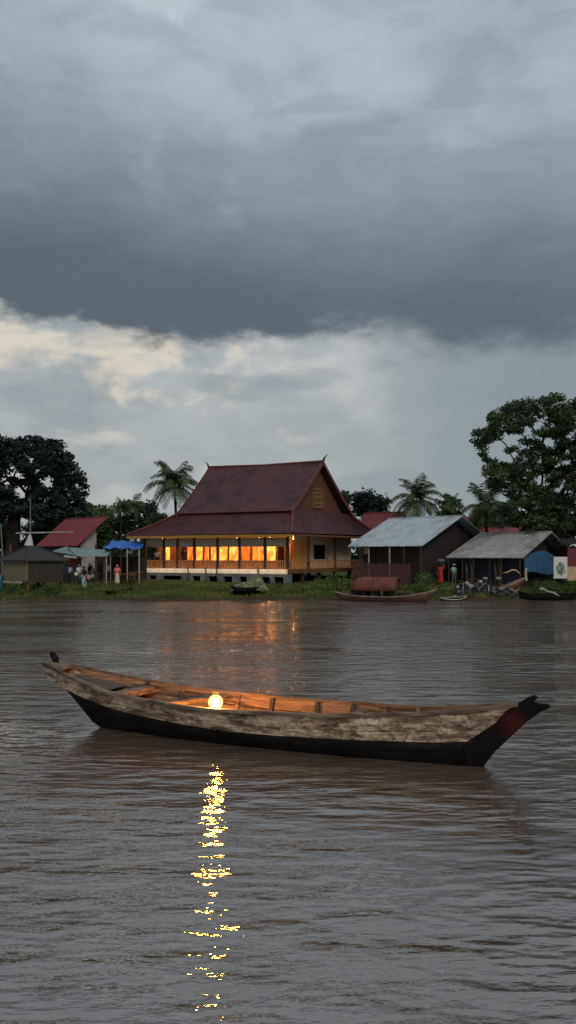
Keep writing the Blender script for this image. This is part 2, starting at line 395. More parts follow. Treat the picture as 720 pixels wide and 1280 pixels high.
def make_hero():
    T = [0,.4,.8,1.2,1.6,2.0,2.4,2.8,3.2,3.6,4.0,4.4,4.8,5.2,5.6,6.0,6.4,6.8,7.2,7.6,8.0,8.25,8.5]
    Wd = [.14,.28,.41,.52,.61,.67,.705,.73,.74,.735,.72,.69,.65,.60,.54,.47,.39,.31,.235,.165,.095,.06,.035]
    Zg = [1.04,.97,.89,.82,.755,.71,.675,.65,.632,.622,.62,.62,.624,.635,.65,.668,.69,.72,.76,.81,.875,.92,.965]
    Zb = [.80,.68,.60,.51,.44,.39,.36,.33,.30,.28,.265,.262,.262,.268,.275,.285,.295,.305,.32,.36,.655,.90,.95]
    Wl = [.03,.05,.07,.10,.18,.24,.29,.33,.36,.38,.39,.39,.38,.36,.33,.29,.24,.18,.12,.08,.05,.035,.02]
    Zk = [.90,.62,.28,-.04,-.12,-.15,-.16,-.16,-.17,-.17,-.17,-.17,-.17,-.17,-.17,-.16,-.16,-.15,-.12,-.05,.28,.53,.80]
    f = lambda A, t: float(np.interp(t, T, A))
    u = Vector((.91116,-.41205,0)); org = Vector((-4.34,14.58,0)); rz = math.atan2(u.y, u.x)
    root = thing('wooden_boat', 'long narrow weathered wooden boat with a tarred bottom afloat in the foreground', 'boat', org, rz)
    # local frame: x along, y to the far side (-y is the near side)
    st = list(np.arange(0, 8.5, .1))+[8.5]
    def section(t):
        w, zg, zb, wl, zk = (f(A, t) for A in (Wd, Zg, Zb, Wl, Zk))
        zb = min(zb, zg-.01); zk = min(zk, zb-.02)
        wb = wl+(w-wl)*max(0, min(1, (zb-0)/max(zg, .01)))**.8 if zk < 0 else w*.8
        zw = max(0, zk+.04) if zk < .0 else zk+.05
        zw = min(zw, zb-.01)
        if zk >= 0: wl = wb*.45
        return w, zg, wb, zb, wl, zw, zk
    # planked sides above the tar line
    for sgn, nm in ((-1, 'side_planking'), (1, 'side_planking')):
        mb = MB(); rows = []
        for t in [q for q in st if q <= 8.26]:
            w, zg, wb, zb, *_ = section(t)
            p = []
            for k, dz in ((0,0),(.30,.004),(.34,-.010),(.38,.006),(.7,.008),(1,0)):
                p.append((t, sgn*(wb+(w-wb)*k+dz+.006*math.sin(t*2.1+k*4)*.5), zb+(zg-zb)*k))
            th = .03
            q = [(x, y-sgn*th, z) for (x, y, z) in p[::-1]]
            rows.append(p+q)
        n = len(rows[0]); fs = []; vs = [v for r in rows for v in r]
        for i in range(len(rows)-1):
            for k in range(n): fs.append((i*n+k, i*n+(k+1) % n, (i+1)*n+(k+1) % n, (i+1)*n+k))
        fs += [tuple(range(n)), tuple((len(rows)-1)*n+k for k in range(n))]
        mb.add(vs, fs); mb.build(nm, W_PAINT, root, local=True)
        # rail
        mb = MB(); rows = []
        for t in st:
            if t > 8.36: continue
            w, zg, *_ = section(t); wob = .004*math.sin(t*3.3+sgn)+.003*math.sin(t*9.7)
            o_ = w+.028; i_ = max(.004, w-.045); z = zg+wob
            rows.append([(t, sgn*o_, z-.03), (t, sgn*o_, z+.012), (t, sgn*(o_-.012), z+.02), (t, sgn*i_, z+.02), (t, sgn*i_, z-.03)])
        n = 5; fs = []; vs = [v for r in rows for v in r]
        for i in range(len(rows)-1):
            for k in range(n): fs.append((i*n+k, i*n+(k+1) % n, (i+1)*n+(k+1) % n, (i+1)*n+k))
        fs += [tuple(range(n)), tuple((len(rows)-1)*n+k for k in range(n))]
        mb.add(vs, fs); mb.build('gunwale', W_RAIL, root, local=True)
        # inner lining strake seam
        mb = MB(); pts = []
        for t in np.arange(.6, 7.6, .15):
            w, zg, wb, zb, *_ = section(t); k = .45
            pts.append((t, sgn*(wb+(w-wb)*k-.036), zb+(zg-zb)*k))
        mb.tube(pts, .012, 5); mb.build('stringer', W_DARK, root, local=True)
    # tarred bottom
    mb = MB(); rows = []
    for t in st:
        w, zg, wb, zb, wl, zw, zk = section(t)
        rows.append([(t,-wb,zb),(t,-(wb*.6+wl*.4),zb*.55+zw*.45),(t,-wl,zw),(t,0,zk),(t,wl,zw),(t,(wb*.6+wl*.4),zb*.55+zw*.45),(t,wb,zb)])
    n = 7; vs = [v for r in rows for v in r]; fs = []
    for i in range(len(rows)-1):
        for k in range(n-1): fs.append((i*n+k, i*n+k+1, (i+1)*n+k+1, (i+1)*n+k))
    mb.add(vs, fs); hull = mb.build('tarred_bottom', W_TAR, root, smooth=True, local=True)
    sm = hull.modifiers.new('thick', 'SOLIDIFY'); sm.thickness = .02; sm.offset = -1
    # floor boards
    mb = MB()
    for j in range(-3, 4):
        pts = []
        lo, hi = [], []
        for t in np.arange(1.4, 7.3, .3):
            wm = max(.03, section(t)[4]*.85); y = j/3.5*wm; hw = wm/3.5*.46
            lo.append((t, y-hw, .09)); hi.append((t, y+hw, .09+.006*math.sin(j*2+t)))
        o = len(mb.v); vs = []
        for a, b_ in zip(lo, hi): vs += [a, b_, (b_[0], b_[1], b_[2]-.02), (a[0], a[1], a[2]-.02)]
        fs = []
        for i in range(len(lo)-1):
            for k in range(4): fs.append((i*4+k, i*4+(k+1) % 4, (i+1)*4+(k+1) % 4, (i+1)*4+k))
        mb.add(vs, fs)
    mb.build('floor_boards', W_DARK, root, local=True)
    # ribs, both sides in one frame each
    for t in (1.75, 2.45, 3.55, 4.2, 5.05, 5.7, 6.25, 6.8):
        w, zg, wb, zb, wl, zw, zk = section(t); mb = MB(); a = .032; d = .06
        pr = [(w-.035, zg-.015, -d, 0), (wb-.035, zb, -d, 0), (max(.05, wl-.02), .11, -d, .03)]
        out = [(y, z) for y, z, _, _ in pr]+[(-y, z) for y, z, _, _ in pr[::-1]]
        inn = [(y+dy, z+dz) for y, z, dy, dz in pr]+[(-y-dy, z+dz) for y, z, dy, dz in pr[::-1]]
        vs = []
        for (y0, z0), (y1, z1) in zip(out, inn): vs += [(t-a,y0,z0),(t+a,y0,z0),(t+a,y1,z1),(t-a,y1,z1)]
        fs = [(0,1,2,3),(20,21,22,23)]+[(i*4+k, i*4+(k+1)%4, (i+1)*4+(k+1)%4, (i+1)*4+k) for i in range(5) for k in range(4)]
        mb.add(vs, fs)
        mb.build('rib', W_DARK if t in (4.2, 5.05, 5.7, 1.75) else W_IN, root, local=True)  # shade of some ribs put into a darker wood colour
    # inside lining of the planking (warm bare wood, seen over the near rail)
    for sgn in (-1, 1):
        mb = MB()
        for k0, k1, off in ((.04, .46, 0), (.50, .93, .004)):
            rows = []
            for t in np.arange(.5, 7.7, .12):
                w, zg, wb, zb, *_ = section(t)
                a = (t, sgn*(wb+(w-wb)*k0-.034-off), zb+(zg-zb)*k0); b_ = (t, sgn*(wb+(w-wb)*k1-.034-off), zb+(zg-zb)*k1)
                rows.append([a, b_, (b_[0], b_[1]+sgn*.012, b_[2]), (a[0], a[1]+sgn*.012, a[2])])
            vs = [v for r in rows for v in r]; fs = []
            for i in range(len(rows)-1):
                for k in range(4): fs.append((i*4+k, i*4+(k+1) % 4, (i+1)*4+(k+1) % 4, (i+1)*4+k))
            mb.add(vs, fs)
        mb.build('inner_planking', W_IN, root, local=True)
    # stern platform cap and lower deck planks
    mb = MB(); w0, w1 = f(Wd, 0)+.02, f(Wd, .36)+.02; z0, z1 = f(Zg, 0)+.028, f(Zg, .36)+.028
    mb.hexa([(-.04,-w0,z0-.06),(.36,-w1,z1-.06),(.36,w1,z1-.06),(-.04,w0,z0-.06)], [(-.04,-w0,z0),(.36,-w1,z1),(.36,w1,z1),(-.04,w0,z0)])
    mb.build('stern_cap', W_RAIL, root, local=True)
    for j in range(5):
        mb = MB(); vs0, vs1 = [], []
        for t in np.arange(.46, 1.66, .3):
            w = f(Wd, t)-.045; z = f(Zg, t)-.13+.005*(j % 2); ya = -w+2*w*j/5+.006; yb = -w+2*w*(j+1)/5-.006
            vs0.append((t, ya, z)); vs1.append((t, yb, z))
        vs = []; fs = []
        for a, b_ in zip(vs0, vs1): vs += [a, b_, (b_[0], b_[1], b_[2]-.025), (a[0], a[1], a[2]-.025)]
        for i in range(len(vs0)-1):
            for k in range(4): fs.append((i*4+k, i*4+(k+1) % 4, (i+1)*4+(k+1) % 4, (i+1)*4+k))
        fs += [(0,1,2,3), tuple(len(vs)-4+k for k in range(4))]
        mb.add(vs, fs); mb.build('deck_plank', W_GREY, root, local=True)
    # transom plate
    mb = MB(); mb.hexa([(-.02,-.09,.80),(.02,-.09,.80),(.02,.09,.80),(-.02,.09,.80)], [(-.05,-.15,1.03),(.0,-.15,1.03),(.0,.15,1.03),(-.05,.15,1.03)])
    mb.build('transom', W_PAINT, root, local=True)
    # stern post: rounded black knob leaning back
    mb = MB(); mb.tube([(.12,.07,.96),(.09,.07,1.06),(.05,.07,1.13),(.0,.07,1.19),(-.03,.07,1.22)], [.045,.05,.062,.055,.03], 10)
    mb.build('stern_post', W_TAR, root, smooth=True, local=True)
    # thwarts
    def thwart(t0, t1, z, wd, m, y0=None, y1=None, th=.035):
        ya = -(f(Wd, t0)-.04) if y0 is None else y0; yb = f(Wd, t1)-.04 if y1 is None else y1
        d = Vector((t1-t0, yb-ya, 0)).normalized(); nx = Vector((d.y, -d.x, 0))*wd/2
        a, b_ = Vector((t0, ya, z)), Vector((t1, yb, z))
        q = [a-nx, a+nx, b_+nx, b_-nx]
        MB().hexa([p-Vector((0,0,th)) for p in q], q).build('thwart', m, root, local=True)
    thwart(1.66, 1.86, .665, .24, W_IN, th=.10)
    thwart(2.62, 3.35, .60, .15, W_IN, th=.07)
    thwart(5.9, 5.9, .60, .14, W_IN)
    # bow post: heavy black stem ending in a fork, with worn red paint
    m = bpy.data.materials.new('stem_paint'); nt, b = nodes_of(m); L = nt.links.new
    tc = N(nt, 'ShaderNodeTexCoord'); gr = N(nt, 'ShaderNodeVectorMath', operation='DISTANCE'); gr.inputs[1].default_value = (8.22,-.03,.66)
    no = N(nt, 'ShaderNodeTexNoise'); no.inputs['Scale'].default_value = 9; no.inputs['Detail'].default_value = 8; L(tc.outputs['Object'], no.inputs['Vector']); L(tc.outputs['Object'], gr.inputs[0])
    s_ = N(nt, 'ShaderNodeMath', operation='MULTIPLY_ADD'); L(no.outputs[0], s_.inputs[0]); s_.inputs[1].default_value = .22; L(gr.outputs['Value'], s_.inputs[2])
    cr = N(nt, 'ShaderNodeValToRGB'); e = cr.color_ramp.elements; e[0].position = .16; e[1].position = .36; e[0].color = (*lin((64,24,20)), 1); e[1].color = (*lin((18,15,15)), 1)
    b.inputs['Specular IOR Level'].default_value = .1
    L(s_.outputs[0], cr.inputs[0]); L(cr.outputs[0], b.inputs['Base Color']); b.inputs['Roughness'].default_value = .6
    mb = MB(); pr = [(7.60,.36),(7.52,-.1),(7.74,-.10),(7.98,.235),(8.2,.47),(8.42,.70),(8.60,.845),(8.72,.905),(8.70,.955),(8.56,.955),(8.50,.975),(8.56,1.04),(8.50,1.065),(8.42,1.03),(8.32,.955),(8.20,.90),(8.05,.74),(7.85,.52)]
    ws = [.05,.07,.045,.035,.035,.035,.035,.03,.03,.035,.04,.03,.03,.035,.05,.065,.075,.06]
    n = len(pr); vs = [(x, -w, z) for (x, z), w in zip(pr, ws)]+[(x, w, z) for (x, z), w in zip(pr, ws)]
    fs = [tuple(range(n)), tuple(range(n, 2*n))[::-1]]+[(k, (k+1) % n, n+(k+1) % n, n+k) for k in range(n)]
    mb.add(vs, fs)
    stem = mb.build('stem_post', m, root, local=True)
    bv = stem.modifiers.new('bev', 'BEVEL'); bv.width = .012; bv.segments = 2
    # dark cheek boards covering the plank ends along the slanting line
    for sgn in (-1, 1):
        mb = MB(); q = []
        for (x, z) in ((7.55,.30),(7.70,.36),(8.02,.66),(8.28,.93),(8.38,.93),(8.3,.72),(8.06,.44),(7.84,.16),(7.62,.0)):
            t = min(x, 8.4); w, zg, wb, zb0, wl, zw, zk = section(t); zz = max(0, min(1, (z-zw)/max(.05, zg-zw)))
            y = (wl+(w-wl)*zz**.8)+.012; q.append((x, sgn*y, z))
        n = len(q); vs = q+[(x, y-sgn*.03, z) for x, y, z in q]
        mb.add(vs, [tuple(range(n)), tuple(range(n, 2*n))[::-1]]+[(k, (k+1) % n, n+(k+1) % n, n+k) for k in range(n)])
        mb.build('cheek_board', m, root, local=True)
    return root, u, org
hero, BU, BORG = make_hero()

# lantern standing inside the near side of the boat
def make_lantern():
    p = Vector(((269.5-CX)*12.52/F, 12.52, 0)); zc = H-(877.5-HY)*12.52/F
    t = thing('lantern', 'glowing round lantern set inside the near side of the wooden boat', 'lantern', (p.x, p.y, .27))
    MB().lathe([(.07,.27),(.07,.29),(.03,.31),(.015,.34),(.015,zc-.12),(.05,zc-.115),(.05,zc-.095)], (p.x,p.y,0), 14).build('stand', mat('lantern_metal', lin((60,50,40)), rough=.4, metal=.8), t, True)
    MB().ball((p.x,p.y,zc-.01), .045, 16, 12, sq=(1,1,1.25)).build('flame', emis('lantern_glow', (1,.47,.10), 300), t, True)
    gm = bpy.data.materials.new('amber_glass'); nt, b_ = nodes_of(gm); nt.nodes.remove(b_)
    e_ = N(nt, 'ShaderNodeEmission'); e_.inputs[0].default_value = (1,.44,.09,1); e_.inputs[1].default_value = 10
    tr = N(nt, 'ShaderNodeBsdfTransparent'); tr.inputs[0].default_value = (1,.95,.85,1); mxs = N(nt, 'ShaderNodeMixShader'); mxs.inputs[0].default_value = .38
    nt.links.new(tr.outputs[0], mxs.inputs[1]); nt.links.new(e_.outputs[0], mxs.inputs[2]); nt.links.new(mxs.outputs[0], nt.nodes['Material Output'].inputs[0])
    MB().ball((p.x,p.y,zc), .112, 24, 16).build('globe', gm, t, True)
    l = bpy.data.lights.new('lantern_light', 'POINT'); l.energy = 270; l.color = (1,.36,.06); l.shadow_soft_size = .1
    lo = bpy.data.objects.new('lantern_light', l); COL.objects.link(lo); lo.location = (0,0,zc-.27); lo.parent = t
    MB().tube([(p.x-.05,p.y,zc+.10),(p.x-.045,p.y,zc+.135),(p.x,p.y,zc+.16),(p.x+.045,p.y,zc+.135),(p.x+.05,p.y,zc+.10)], .004, 6).build('handle', MATS['lantern_metal'], t)
make_lantern()

# ------------------------------------------------------------------ foliage
def leaf_mat(name, c1, c2, scale=.5):
    m = mat(name, lin(c1), lin(c2), rough=.75, scale=scale, detail=6, contrast=(.38,.62), spec=.25); return m
LF_DARK = leaf_mat('leaves_dark', (46,62,40), (70,90,52))
LF_MID = leaf_mat('leaves_mid', (50,72,38), (80,104,52), .8)
LF_BLUE = leaf_mat('leaves_blackgreen', (32,44,40), (46,60,50))
LF_BUSH = leaf_mat('leaves_bush', (58,86,40), (92,120,58), 1.5)
LF_PALM = leaf_mat('palm_leaves', (56,70,44), (84,96,60), 1)
BARK = mat('bark', lin((60,52,46)), lin((36,30,27)), rough=.9, scale=4, stretch=(1,1,.3), bump=.03, spec=.1)

def leaves(cs, rs, n, size, flat=.65, asp=.55):
    """leaf quads scattered through blobs"""
    Cs = []
    for c, r in zip(cs, rs):
        k = max(12, int(n*(r/1.0)**1.6))
        d = rng.normal(size=(k,3)); d /= np.linalg.norm(d, axis=1)[:,None]
        rad = r*1.35*rng.uniform(.05, 1.0, k)**.6*(1+.25*np.sin(d[:,0]*5+c[0])*np.cos(d[:,1]*4))
        p = d*rad[:,None]*np.array([1,1,flat])+np.array(c); Cs.append(p)
    P = np.concatenate(Cs); k = len(P)
    a = rng.normal(size=(k,3)); a[:,2] *= .6; a /= np.linalg.norm(a, axis=1)[:,None]
    b = rng.normal(size=(k,3)); b -= a*np.sum(a*b, 1)[:,None]; b /= np.linalg.norm(b, axis=1)[:,None]
    s = size*rng.uniform(.6, 1.35, k)[:,None]
    A = a*s*.5; B = b*s*.5*asp
    V = np.stack([P-A, P-A*.1+B, P+A, P-A*.1-B], 1).reshape(-1,3)
    Q = np.arange(4*k).reshape(k,4); return V, Q
def grow(base, nodes, r0, parent, fork=None):
    """trunk and limbs joining every crown clump"""
    base = Vector(base); fork = Vector(fork) if fork is not None else base+Vector((0,0,(min(n.z for n in nodes)-base.z)*.6))
    att = [(fork, -1)]; order = sorted(nodes, key=lambda p: (p-fork).length)
    for p in order:
        best = min(range(len(att)), key=lambda i: (att[i][0]-p).length+.35*(att[i][0]-fork).length)
        att.append((p, best))
    cnt = [1]*len(att)
    for i in range(len(att)-1, 0, -1): cnt[att[i][1]] += cnt[i]
    tot = cnt[0]; rr = lambda i: max(.03, r0*.8*(cnt[i]/tot)**.5)
    mb = MB()
    for i in range(1, len(att)):
        p, j = att[i]; q = att[j][0]; d = p-q; L_ = d.length
        side = Vector((random.uniform(-1,1), random.uniform(-1,1), random.uniform(-.3,.9)))*L_*.12
        ra = rr(i)*1.1 if j == 0 else min(rr(j), rr(i)*1.3); rb = rr(i)*.7
        mb.tube([q, q+d*.33+side, q+d*.68+side*.7, p], [ra, ra*.85, (ra+rb)/2*.9, rb*.8], 6, False)
    if mb.f: mb.build('limbs', BARK, parent, True)
    t = MB(); lean = (fork-base)
    t.tube([base-Vector((0,0,.3)), base+lean*.08, base+lean*.4+Vector((.08,0,0))*r0*2, fork+lean.normalized()*.15], [r0*1.6, r0*1.15, r0*.95, r0*.85], 10, False)
    for k in range(5):
        a = k*1.25+.3; t.tube([base+Vector((math.cos(a),math.sin(a),-.12))*r0*2, base+Vector((math.cos(a)*.8,math.sin(a)*.8,.0))*r0+Vector((0,0,r0*.8)), base+Vector((0,0,r0*2))], [r0*.2,r0*.45,r0*.3], 6, False)
    t.build('trunk', BARK, parent, True)
def tree_px(name, label, cat, basepx, D, clumps, r0, n, size, m, spread=3., group=None, forkpx=None, flat=.65):
    base = gp(basepx, D); t = thing(name, label, cat, base, group=group)
    cs = []; rs = []
    for (px, py, r) in clumps:
        dd = D+random.uniform(-spread, spread); cs.append(at(px, py, dd)); rs.append(r*D/F)
    fork = at(forkpx[0], forkpx[1], D) if forkpx else None
    grow(base, cs, r0, t, fork)
    V, Q = leaves(cs, rs, n, size, flat); np_mesh('crown', V, Q, m, t)
    return t
def bush(px, D, wpx, hpx, label, m=None, name='shrub', n=150, size=.13, group='shrubs along the bank', py=None):
    base = gp(px, D); 
    t = thing(name, label, 'shrub', base, group=group)
    w = wpx*D/F/2; h = hpx*D/F; cs = []; rs = []
    for i in range(max(4, int(w/.28)*2)):
        a = random.uniform(-1, 1); r = random.uniform(.22, .4)*min(h, 1.2)+.05
        cs.append(Vector((base.x+a*w*.85, base.y+random.uniform(-.5,.5)*min(w,1.2), base.z+r*.5+random.uniform(.1,1)*(h-r)*(1-.55*abs(a))))); rs.append(r)
    V, Q = leaves(cs, rs, n*3, size, .85, .5); np_mesh('foliage', V, Q, m or LF_BUSH, t)
    s = MB()
    for c in cs: s.tube([(base.x+(c.x-base.x)*.5, base.y, base.z-.1), (c.x, c.y, c.z)], [.02,.01], 4, False)
    s.build('stems', BARK, t)
    return t
def palm(label, px, D, toppy, nfr, flen, lean=0, group='coconut palms behind the houses', m=None, r=.16, toppx=None, basepx=None):
    top = at(px, toppy, D); bx = (basepx if basepx is not None else px+lean); base = gp(bx, D)
    t = thing('palm_tree', label, 'palm tree', base, group=group)
    pts = [base+(top-base)*k+Vector((math.sin(k*2.6)*.25*(1-k), 0, 0)) for k in np.linspace(0, 1, 10)]
    pts[0].z -= .3
    MB().tube(pts, [r*1.5]+[r*(1.05-.35*k) for k in np.linspace(0,1,9)], 8).build('trunk', BARK, t, True)
    V = []; Q = []
    def quad(a, b, c, d): o = len(V); V.extend([a,b,c,d]); Q.append((o,o+1,o+2,o+3))
    for i in range(nfr):
        az = i*2.39996+random.uniform(-.2,.2); e0 = R(random.choice([75,55,40,22,5,-15])+random.uniform(-8,8)); fl = flen*random.uniform(.85,1.1)
        d = Vector((math.cos(az)*math.cos(e0), math.sin(az)*math.cos(e0), math.sin(e0))); p = top.copy(); ns = 22; prev = p
        lat = d.cross(Vector((0,0,1))).normalized(); wv = random.uniform(-.1,.1)
        for k in range(ns):
            s = k/ns; d = (d+Vector((0,0,-(.06+.09*s)))+lat*wv*.1).normalized(); nx = prev+d*fl/ns
            quad(prev-lat*.03*(1-s), prev+lat*.03*(1-s), nx+lat*.025*(1-s), nx-lat*.025*(1-s))
            if s > .08:
                ll = fl*.29*math.sin(math.pi*min(1, (s*.88+.12)))**.7*random.uniform(.8,1.1)
                for sg in (-1, 1):
                    ld = (lat*sg*.75+d*.55+Vector((0,0,-.35-.35*random.random()))).normalized(); tip = prev+ld*ll
                    mid_ = prev+ld*ll*.5+Vector((0,0,.04)); w = d*fl/ns*.34
                    quad(prev-w*.6, prev+w*.6, mid_+w, mid_-w); quad(mid_-w, mid_+w, tip+w*.1+Vector((0,0,-.08)), tip-w*.1+Vector((0,0,-.08)))
            prev = nx
    np_mesh('crown', np.array([tuple(v) for v in V]), np.array(Q), m or LF_PALM, t)
    c = MB()
    for k in range(6):
        a = k*1.05; c.ball(top+Vector((math.cos(a)*.22, math.sin(a)*.22, -.25)), .13, 8, 6)
    c.build('coconuts', mat('coconut', lin((80,78,40)), lin((60,52,30))), t, True)
    return t

# big spreading tree at the left
cl = []
def fillc(poly, n, rmin, rmax, holes=()):
    """random clump centres inside a pixel outline, keeping out of holes"""
    out = []; xs = [p[0] for p in poly]; ys = [p[1] for p in poly]; tries = 0
    def inside(x, y):
        c = False; j = len(poly)-1
        for i in range(len(poly)):
            if (poly[i][1] > y) != (poly[j][1] > y) and x < (poly[j][0]-poly[i][0])*(y-poly[i][1])/(poly[j][1]-poly[i][1])+poly[i][0]: c = not c
            j = i
        return c
    while len(out) < n and tries < 14000:
        tries += 1; x = random.uniform(min(xs), max(xs)); y = random.uniform(min(ys), max(ys)); r = random.uniform(rmin, rmax)
        if not inside(x, y) or any(math.hypot((x-hx), (y-hy)) < hr+r*.75 for hx, hy, hr in holes): continue
        if any(math.hypot(x-o[0], y-o[1]) < (r+o[2])*.27 for o in out): continue
        out.append((x, y, r))
    return out
P1 = [(-70,560),(-30,545),(5,547),(22,551),(45,547),(62,552),(75,553),(74,566),(92,567),(90,580),(98,590),(108,605),(105,622),(100,650),(60,655),(20,640),(-20,650),(-70,650)]
tree_px('rain_tree', 'huge dark spreading tree towering behind the hut at the left', 'tree', 12, 84,
        fillc(P1, 420, 4.5, 8.5, [(20,592,4),(28,615,6),(8,603,3),(46,588,2),(37,575,2),(60,603,3),(84,612,2)]), .75, 260, .40, LF_BLUE, 4, forkpx=(18,640), flat=.55)
# big tree at the right
P2 = [(594,536),(612,528),(612,516),(626,512),(645,504),(655,499),(672,500),(690,494),(712,497),(735,495),(780,510),(790,560),(780,640),(745,668),(716,655),(690,662),(662,668),(640,660),(612,655),(606,655),(625,630),(612,612),(610,585),(618,572),(606,578),(592,548)]
H2 = [(632,549,6),(660,541,4),(690,552,4),(650,558,3),(641,570,4),(676,532,2),(712,545,3),(628,617,3),(618,563,9)]
tree_px('broadleaf_tree', 'tall broadleaf tree with open layered branches overhanging the grey roofed shed at right', 'tree', 704, 64,
        fillc(P2, 520, 4.8, 8.5, H2), .5, 460, .25, LF_DARK, 3.2, forkpx=(694,640), flat=.6)
# background trees
def roundtree(label, px, D, toppy, wpx, botpy, m, n=200, group='trees beyond the houses', name='background_tree', size=.4):
    cl = []; cy = (toppy+botpy)/2; hy = (botpy-toppy)/2
    for i in range(60):
        a = random.uniform(0, 2*math.pi); q = random.uniform(.0, .92)
        cl.append((px+math.cos(a)*q*wpx/2, cy+math.sin(a)*q*hy, random.uniform(.10,.19)*wpx))
    return tree_px(name, label, 'tree', px, D, cl, .25, n, size, m, 1.6, group)
roundtree('dark green bushy tree in the gap right of the huge spreading tree', 112, 96, 622, 34, 675, LF_DARK)
roundtree('dense dark tree with a spiky top above the blue tarpaulin', 152, 92, 622, 40, 690, LF_DARK)
roundtree('dark rounded tree close beside the tall palm left of the red house', 183, 98, 625, 42, 690, LF_BLUE)
roundtree('low olive tree behind the small red roofed house with the white gable', 128, 104, 630, 32, 684, LF_MID)
roundtree('dark dome shaped tree rising behind the gable of the big red house', 462, 96, 613, 46, 645, LF_BLUE)
roundtree('slim small treetop just right of the carved gable end', 430, 94, 612, 14, 640, LF_DARK)
roundtree('dark green tree between the central palm and the big right tree', 562, 92, 616, 34, 668, LF_DARK)
roundtree('pale olive tree under the crown of the big right tree', 604, 86, 636, 44, 672, LF_MID)
roundtree('dark tree filling the background behind the trunk of the big right tree', 690, 90, 640, 70, 690, LF_BLUE)
roundtree('dark tree at the far left edge under the huge spreading tree', -10, 100, 640, 60, 690, LF_BLUE)
roundtree('dark undergrowth tree filling the space behind the charcoal hut roof', 62, 98, 648, 70, 696, LF_BLUE)
roundtree('broad dark tree right behind the small red roofed house with the white gable', 124, 90, 638, 44, 694, LF_DARK)
roundtree('dark leafy tree directly behind the left end of the maroon eave', 196, 92, 640, 36, 690, LF_DARK)
palm('tall coconut palm standing left of the big red roof', 218, 78, 607, 40, 3.4, basepx=221)
palm('coconut palm rising behind the silver roof in the centre', 521, 84, 625, 38, 3.4)
palm('pale coconut palm half hidden by the big right tree', 607, 76, 634, 36, 3.2)
palm('short dark palm with upright fronds above the blue tarpaulin', 150, 88, 634, 24, 1.9, m=LF_DARK)
palm('short dark palm with upright fronds nearest the tall coconut palm', 168, 90, 632, 24, 2.0, m=LF_DARK)
palm('small palm peeking out beside the olive tree', 563, 86, 636, 22, 2.0, m=LF_DARK)
# far-off wood, one mass
def far_wood():
    cs = []; rs = []
    for x in np.arange(-170, 170, 1.5):
        d = 135+random.uniform(-5,8); h = 3.2+1.2*math.sin(x*.09)+.8*math.sin(x*.31+1)
        for q in range(3):
            r = random.uniform(1.1,1.9); cs.append(Vector((x+random.uniform(-1,1), d+random.uniform(-2,2), 1.3+random.uniform(.1,1)*h))); rs.append(r)
    V, Q = leaves(cs, rs, 60, .8, .8); o = np_mesh('far_woodland', V, Q, LF_BLUE)
    tag(o, 'low dark belt of distant woodland behind the village', 'woodland', kind='stuff')
far_wood()

# grass on the bank: blades past counting
def grass():
    n = 52000; X = rng.uniform(-34, 34, n); D = 53.2+rng.uniform(0, 1, n)**1.3*11
    pat = pnoise(X/2.2, D/1.2, 77); keep = pat > -.35; X, D, pat = X[keep], D[keep], pat[keep]
    keep = ~((X > -13) & (X < 7.5) & (D > 61.4)); X, D, pat = X[keep], D[keep], pat[keep]
    Zs = np.array([ground(x, d) for x, d in zip(X, D)]); k = Zs > .09+.22*pnoise(X/1.3+5, D*0+2, 31)+.06*rng.normal(size=len(X)); X, D, Zs, pat = X[k], D[k], Zs[k], pat[k]; n = len(X)
    hgt = rng.uniform(.06, .2, n)*(1+2.2*np.clip(pat, 0, 1)); a = rng.uniform(0, np.pi, n); w = .035
    dx = np.cos(a)*w; dy = np.sin(a)*w; lx = rng.normal(0, .07, n); ly = rng.normal(0, .07, n)
    V = np.stack([np.stack([X-dx,D-dy,Zs-.03],1), np.stack([X+dx,D+dy,Zs-.03],1), np.stack([X+lx+dx*.2,D+ly,Zs+hgt],1), np.stack([X+lx-dx*.2,D+ly,Zs+hgt],1)],1).reshape(-1,3)
    o = np_mesh('grass', V, np.arange(4*n).reshape(n,4), leaf_mat('grass_blades', (54,70,32), (98,104,50), .45))
    tag(o, 'short uneven grass covering the river bank', 'grass', kind='stuff')
grass()

# ------------------------------------------------------------------ the big red-roofed house
ROOF_RED = mat('maroon_roof', lin((64,35,40)), lin((80,43,46)), rough=.6, scale=1.3, bump=.01, c3=lin((48,27,31)), detail=7)
TRIM_RED = mat('roof_trim_red', lin((104,50,44)), lin((86,42,38)), rough=.6)
OCHRE = mat('ochre_tone', lin((170,124,52)), lin((140,98,40)), rough=.6, scale=4)  # golden ochre colour of the front eave fascia
WALL_B = mat('beige_wall', lin((214,200,176)), lin((190,174,150)), rough=.85, scale=2)
CREAM = mat('cream_paint', lin((232,216,196)), lin((218,200,180)), rough=.6, scale=1)
PLINTH = mat('grey_plinth', lin((104,108,112)), lin((84,88,92)), rough=.9, scale=2, c3=lin((74,76,74)))
WOODB = mat('brown_wood', lin((118,72,40)), lin((84,50,30)), rough=.7, scale=5, stretch=(2,2,.4))
WOODD = mat('dark_brown_wood', lin((64,42,30)), lin((46,30,24)), rough=.75, scale=5, stretch=(2,2,.4))
BLKM0 = mat('fill_bracket_metal', lin((40,36,32)), rough=.5)
BLACKV = mat('dark_void', lin((22,20,20)), lin((16,15,15)), rough=.9)  # shade inside openings put into a near-black colour
def lamp(p, power, parent, r=.06, col=(1,.5,.15)):
    l = bpy.data.lights.new('bulb_or_fill_light', 'POINT'); l.energy = power; l.color = col; l.shadow_soft_size = r
    o = bpy.data.objects.new('bulb_or_fill_light', l); COL.objects.link(o); o.location = Vector(p)-parent_loc(parent); o.parent = parent
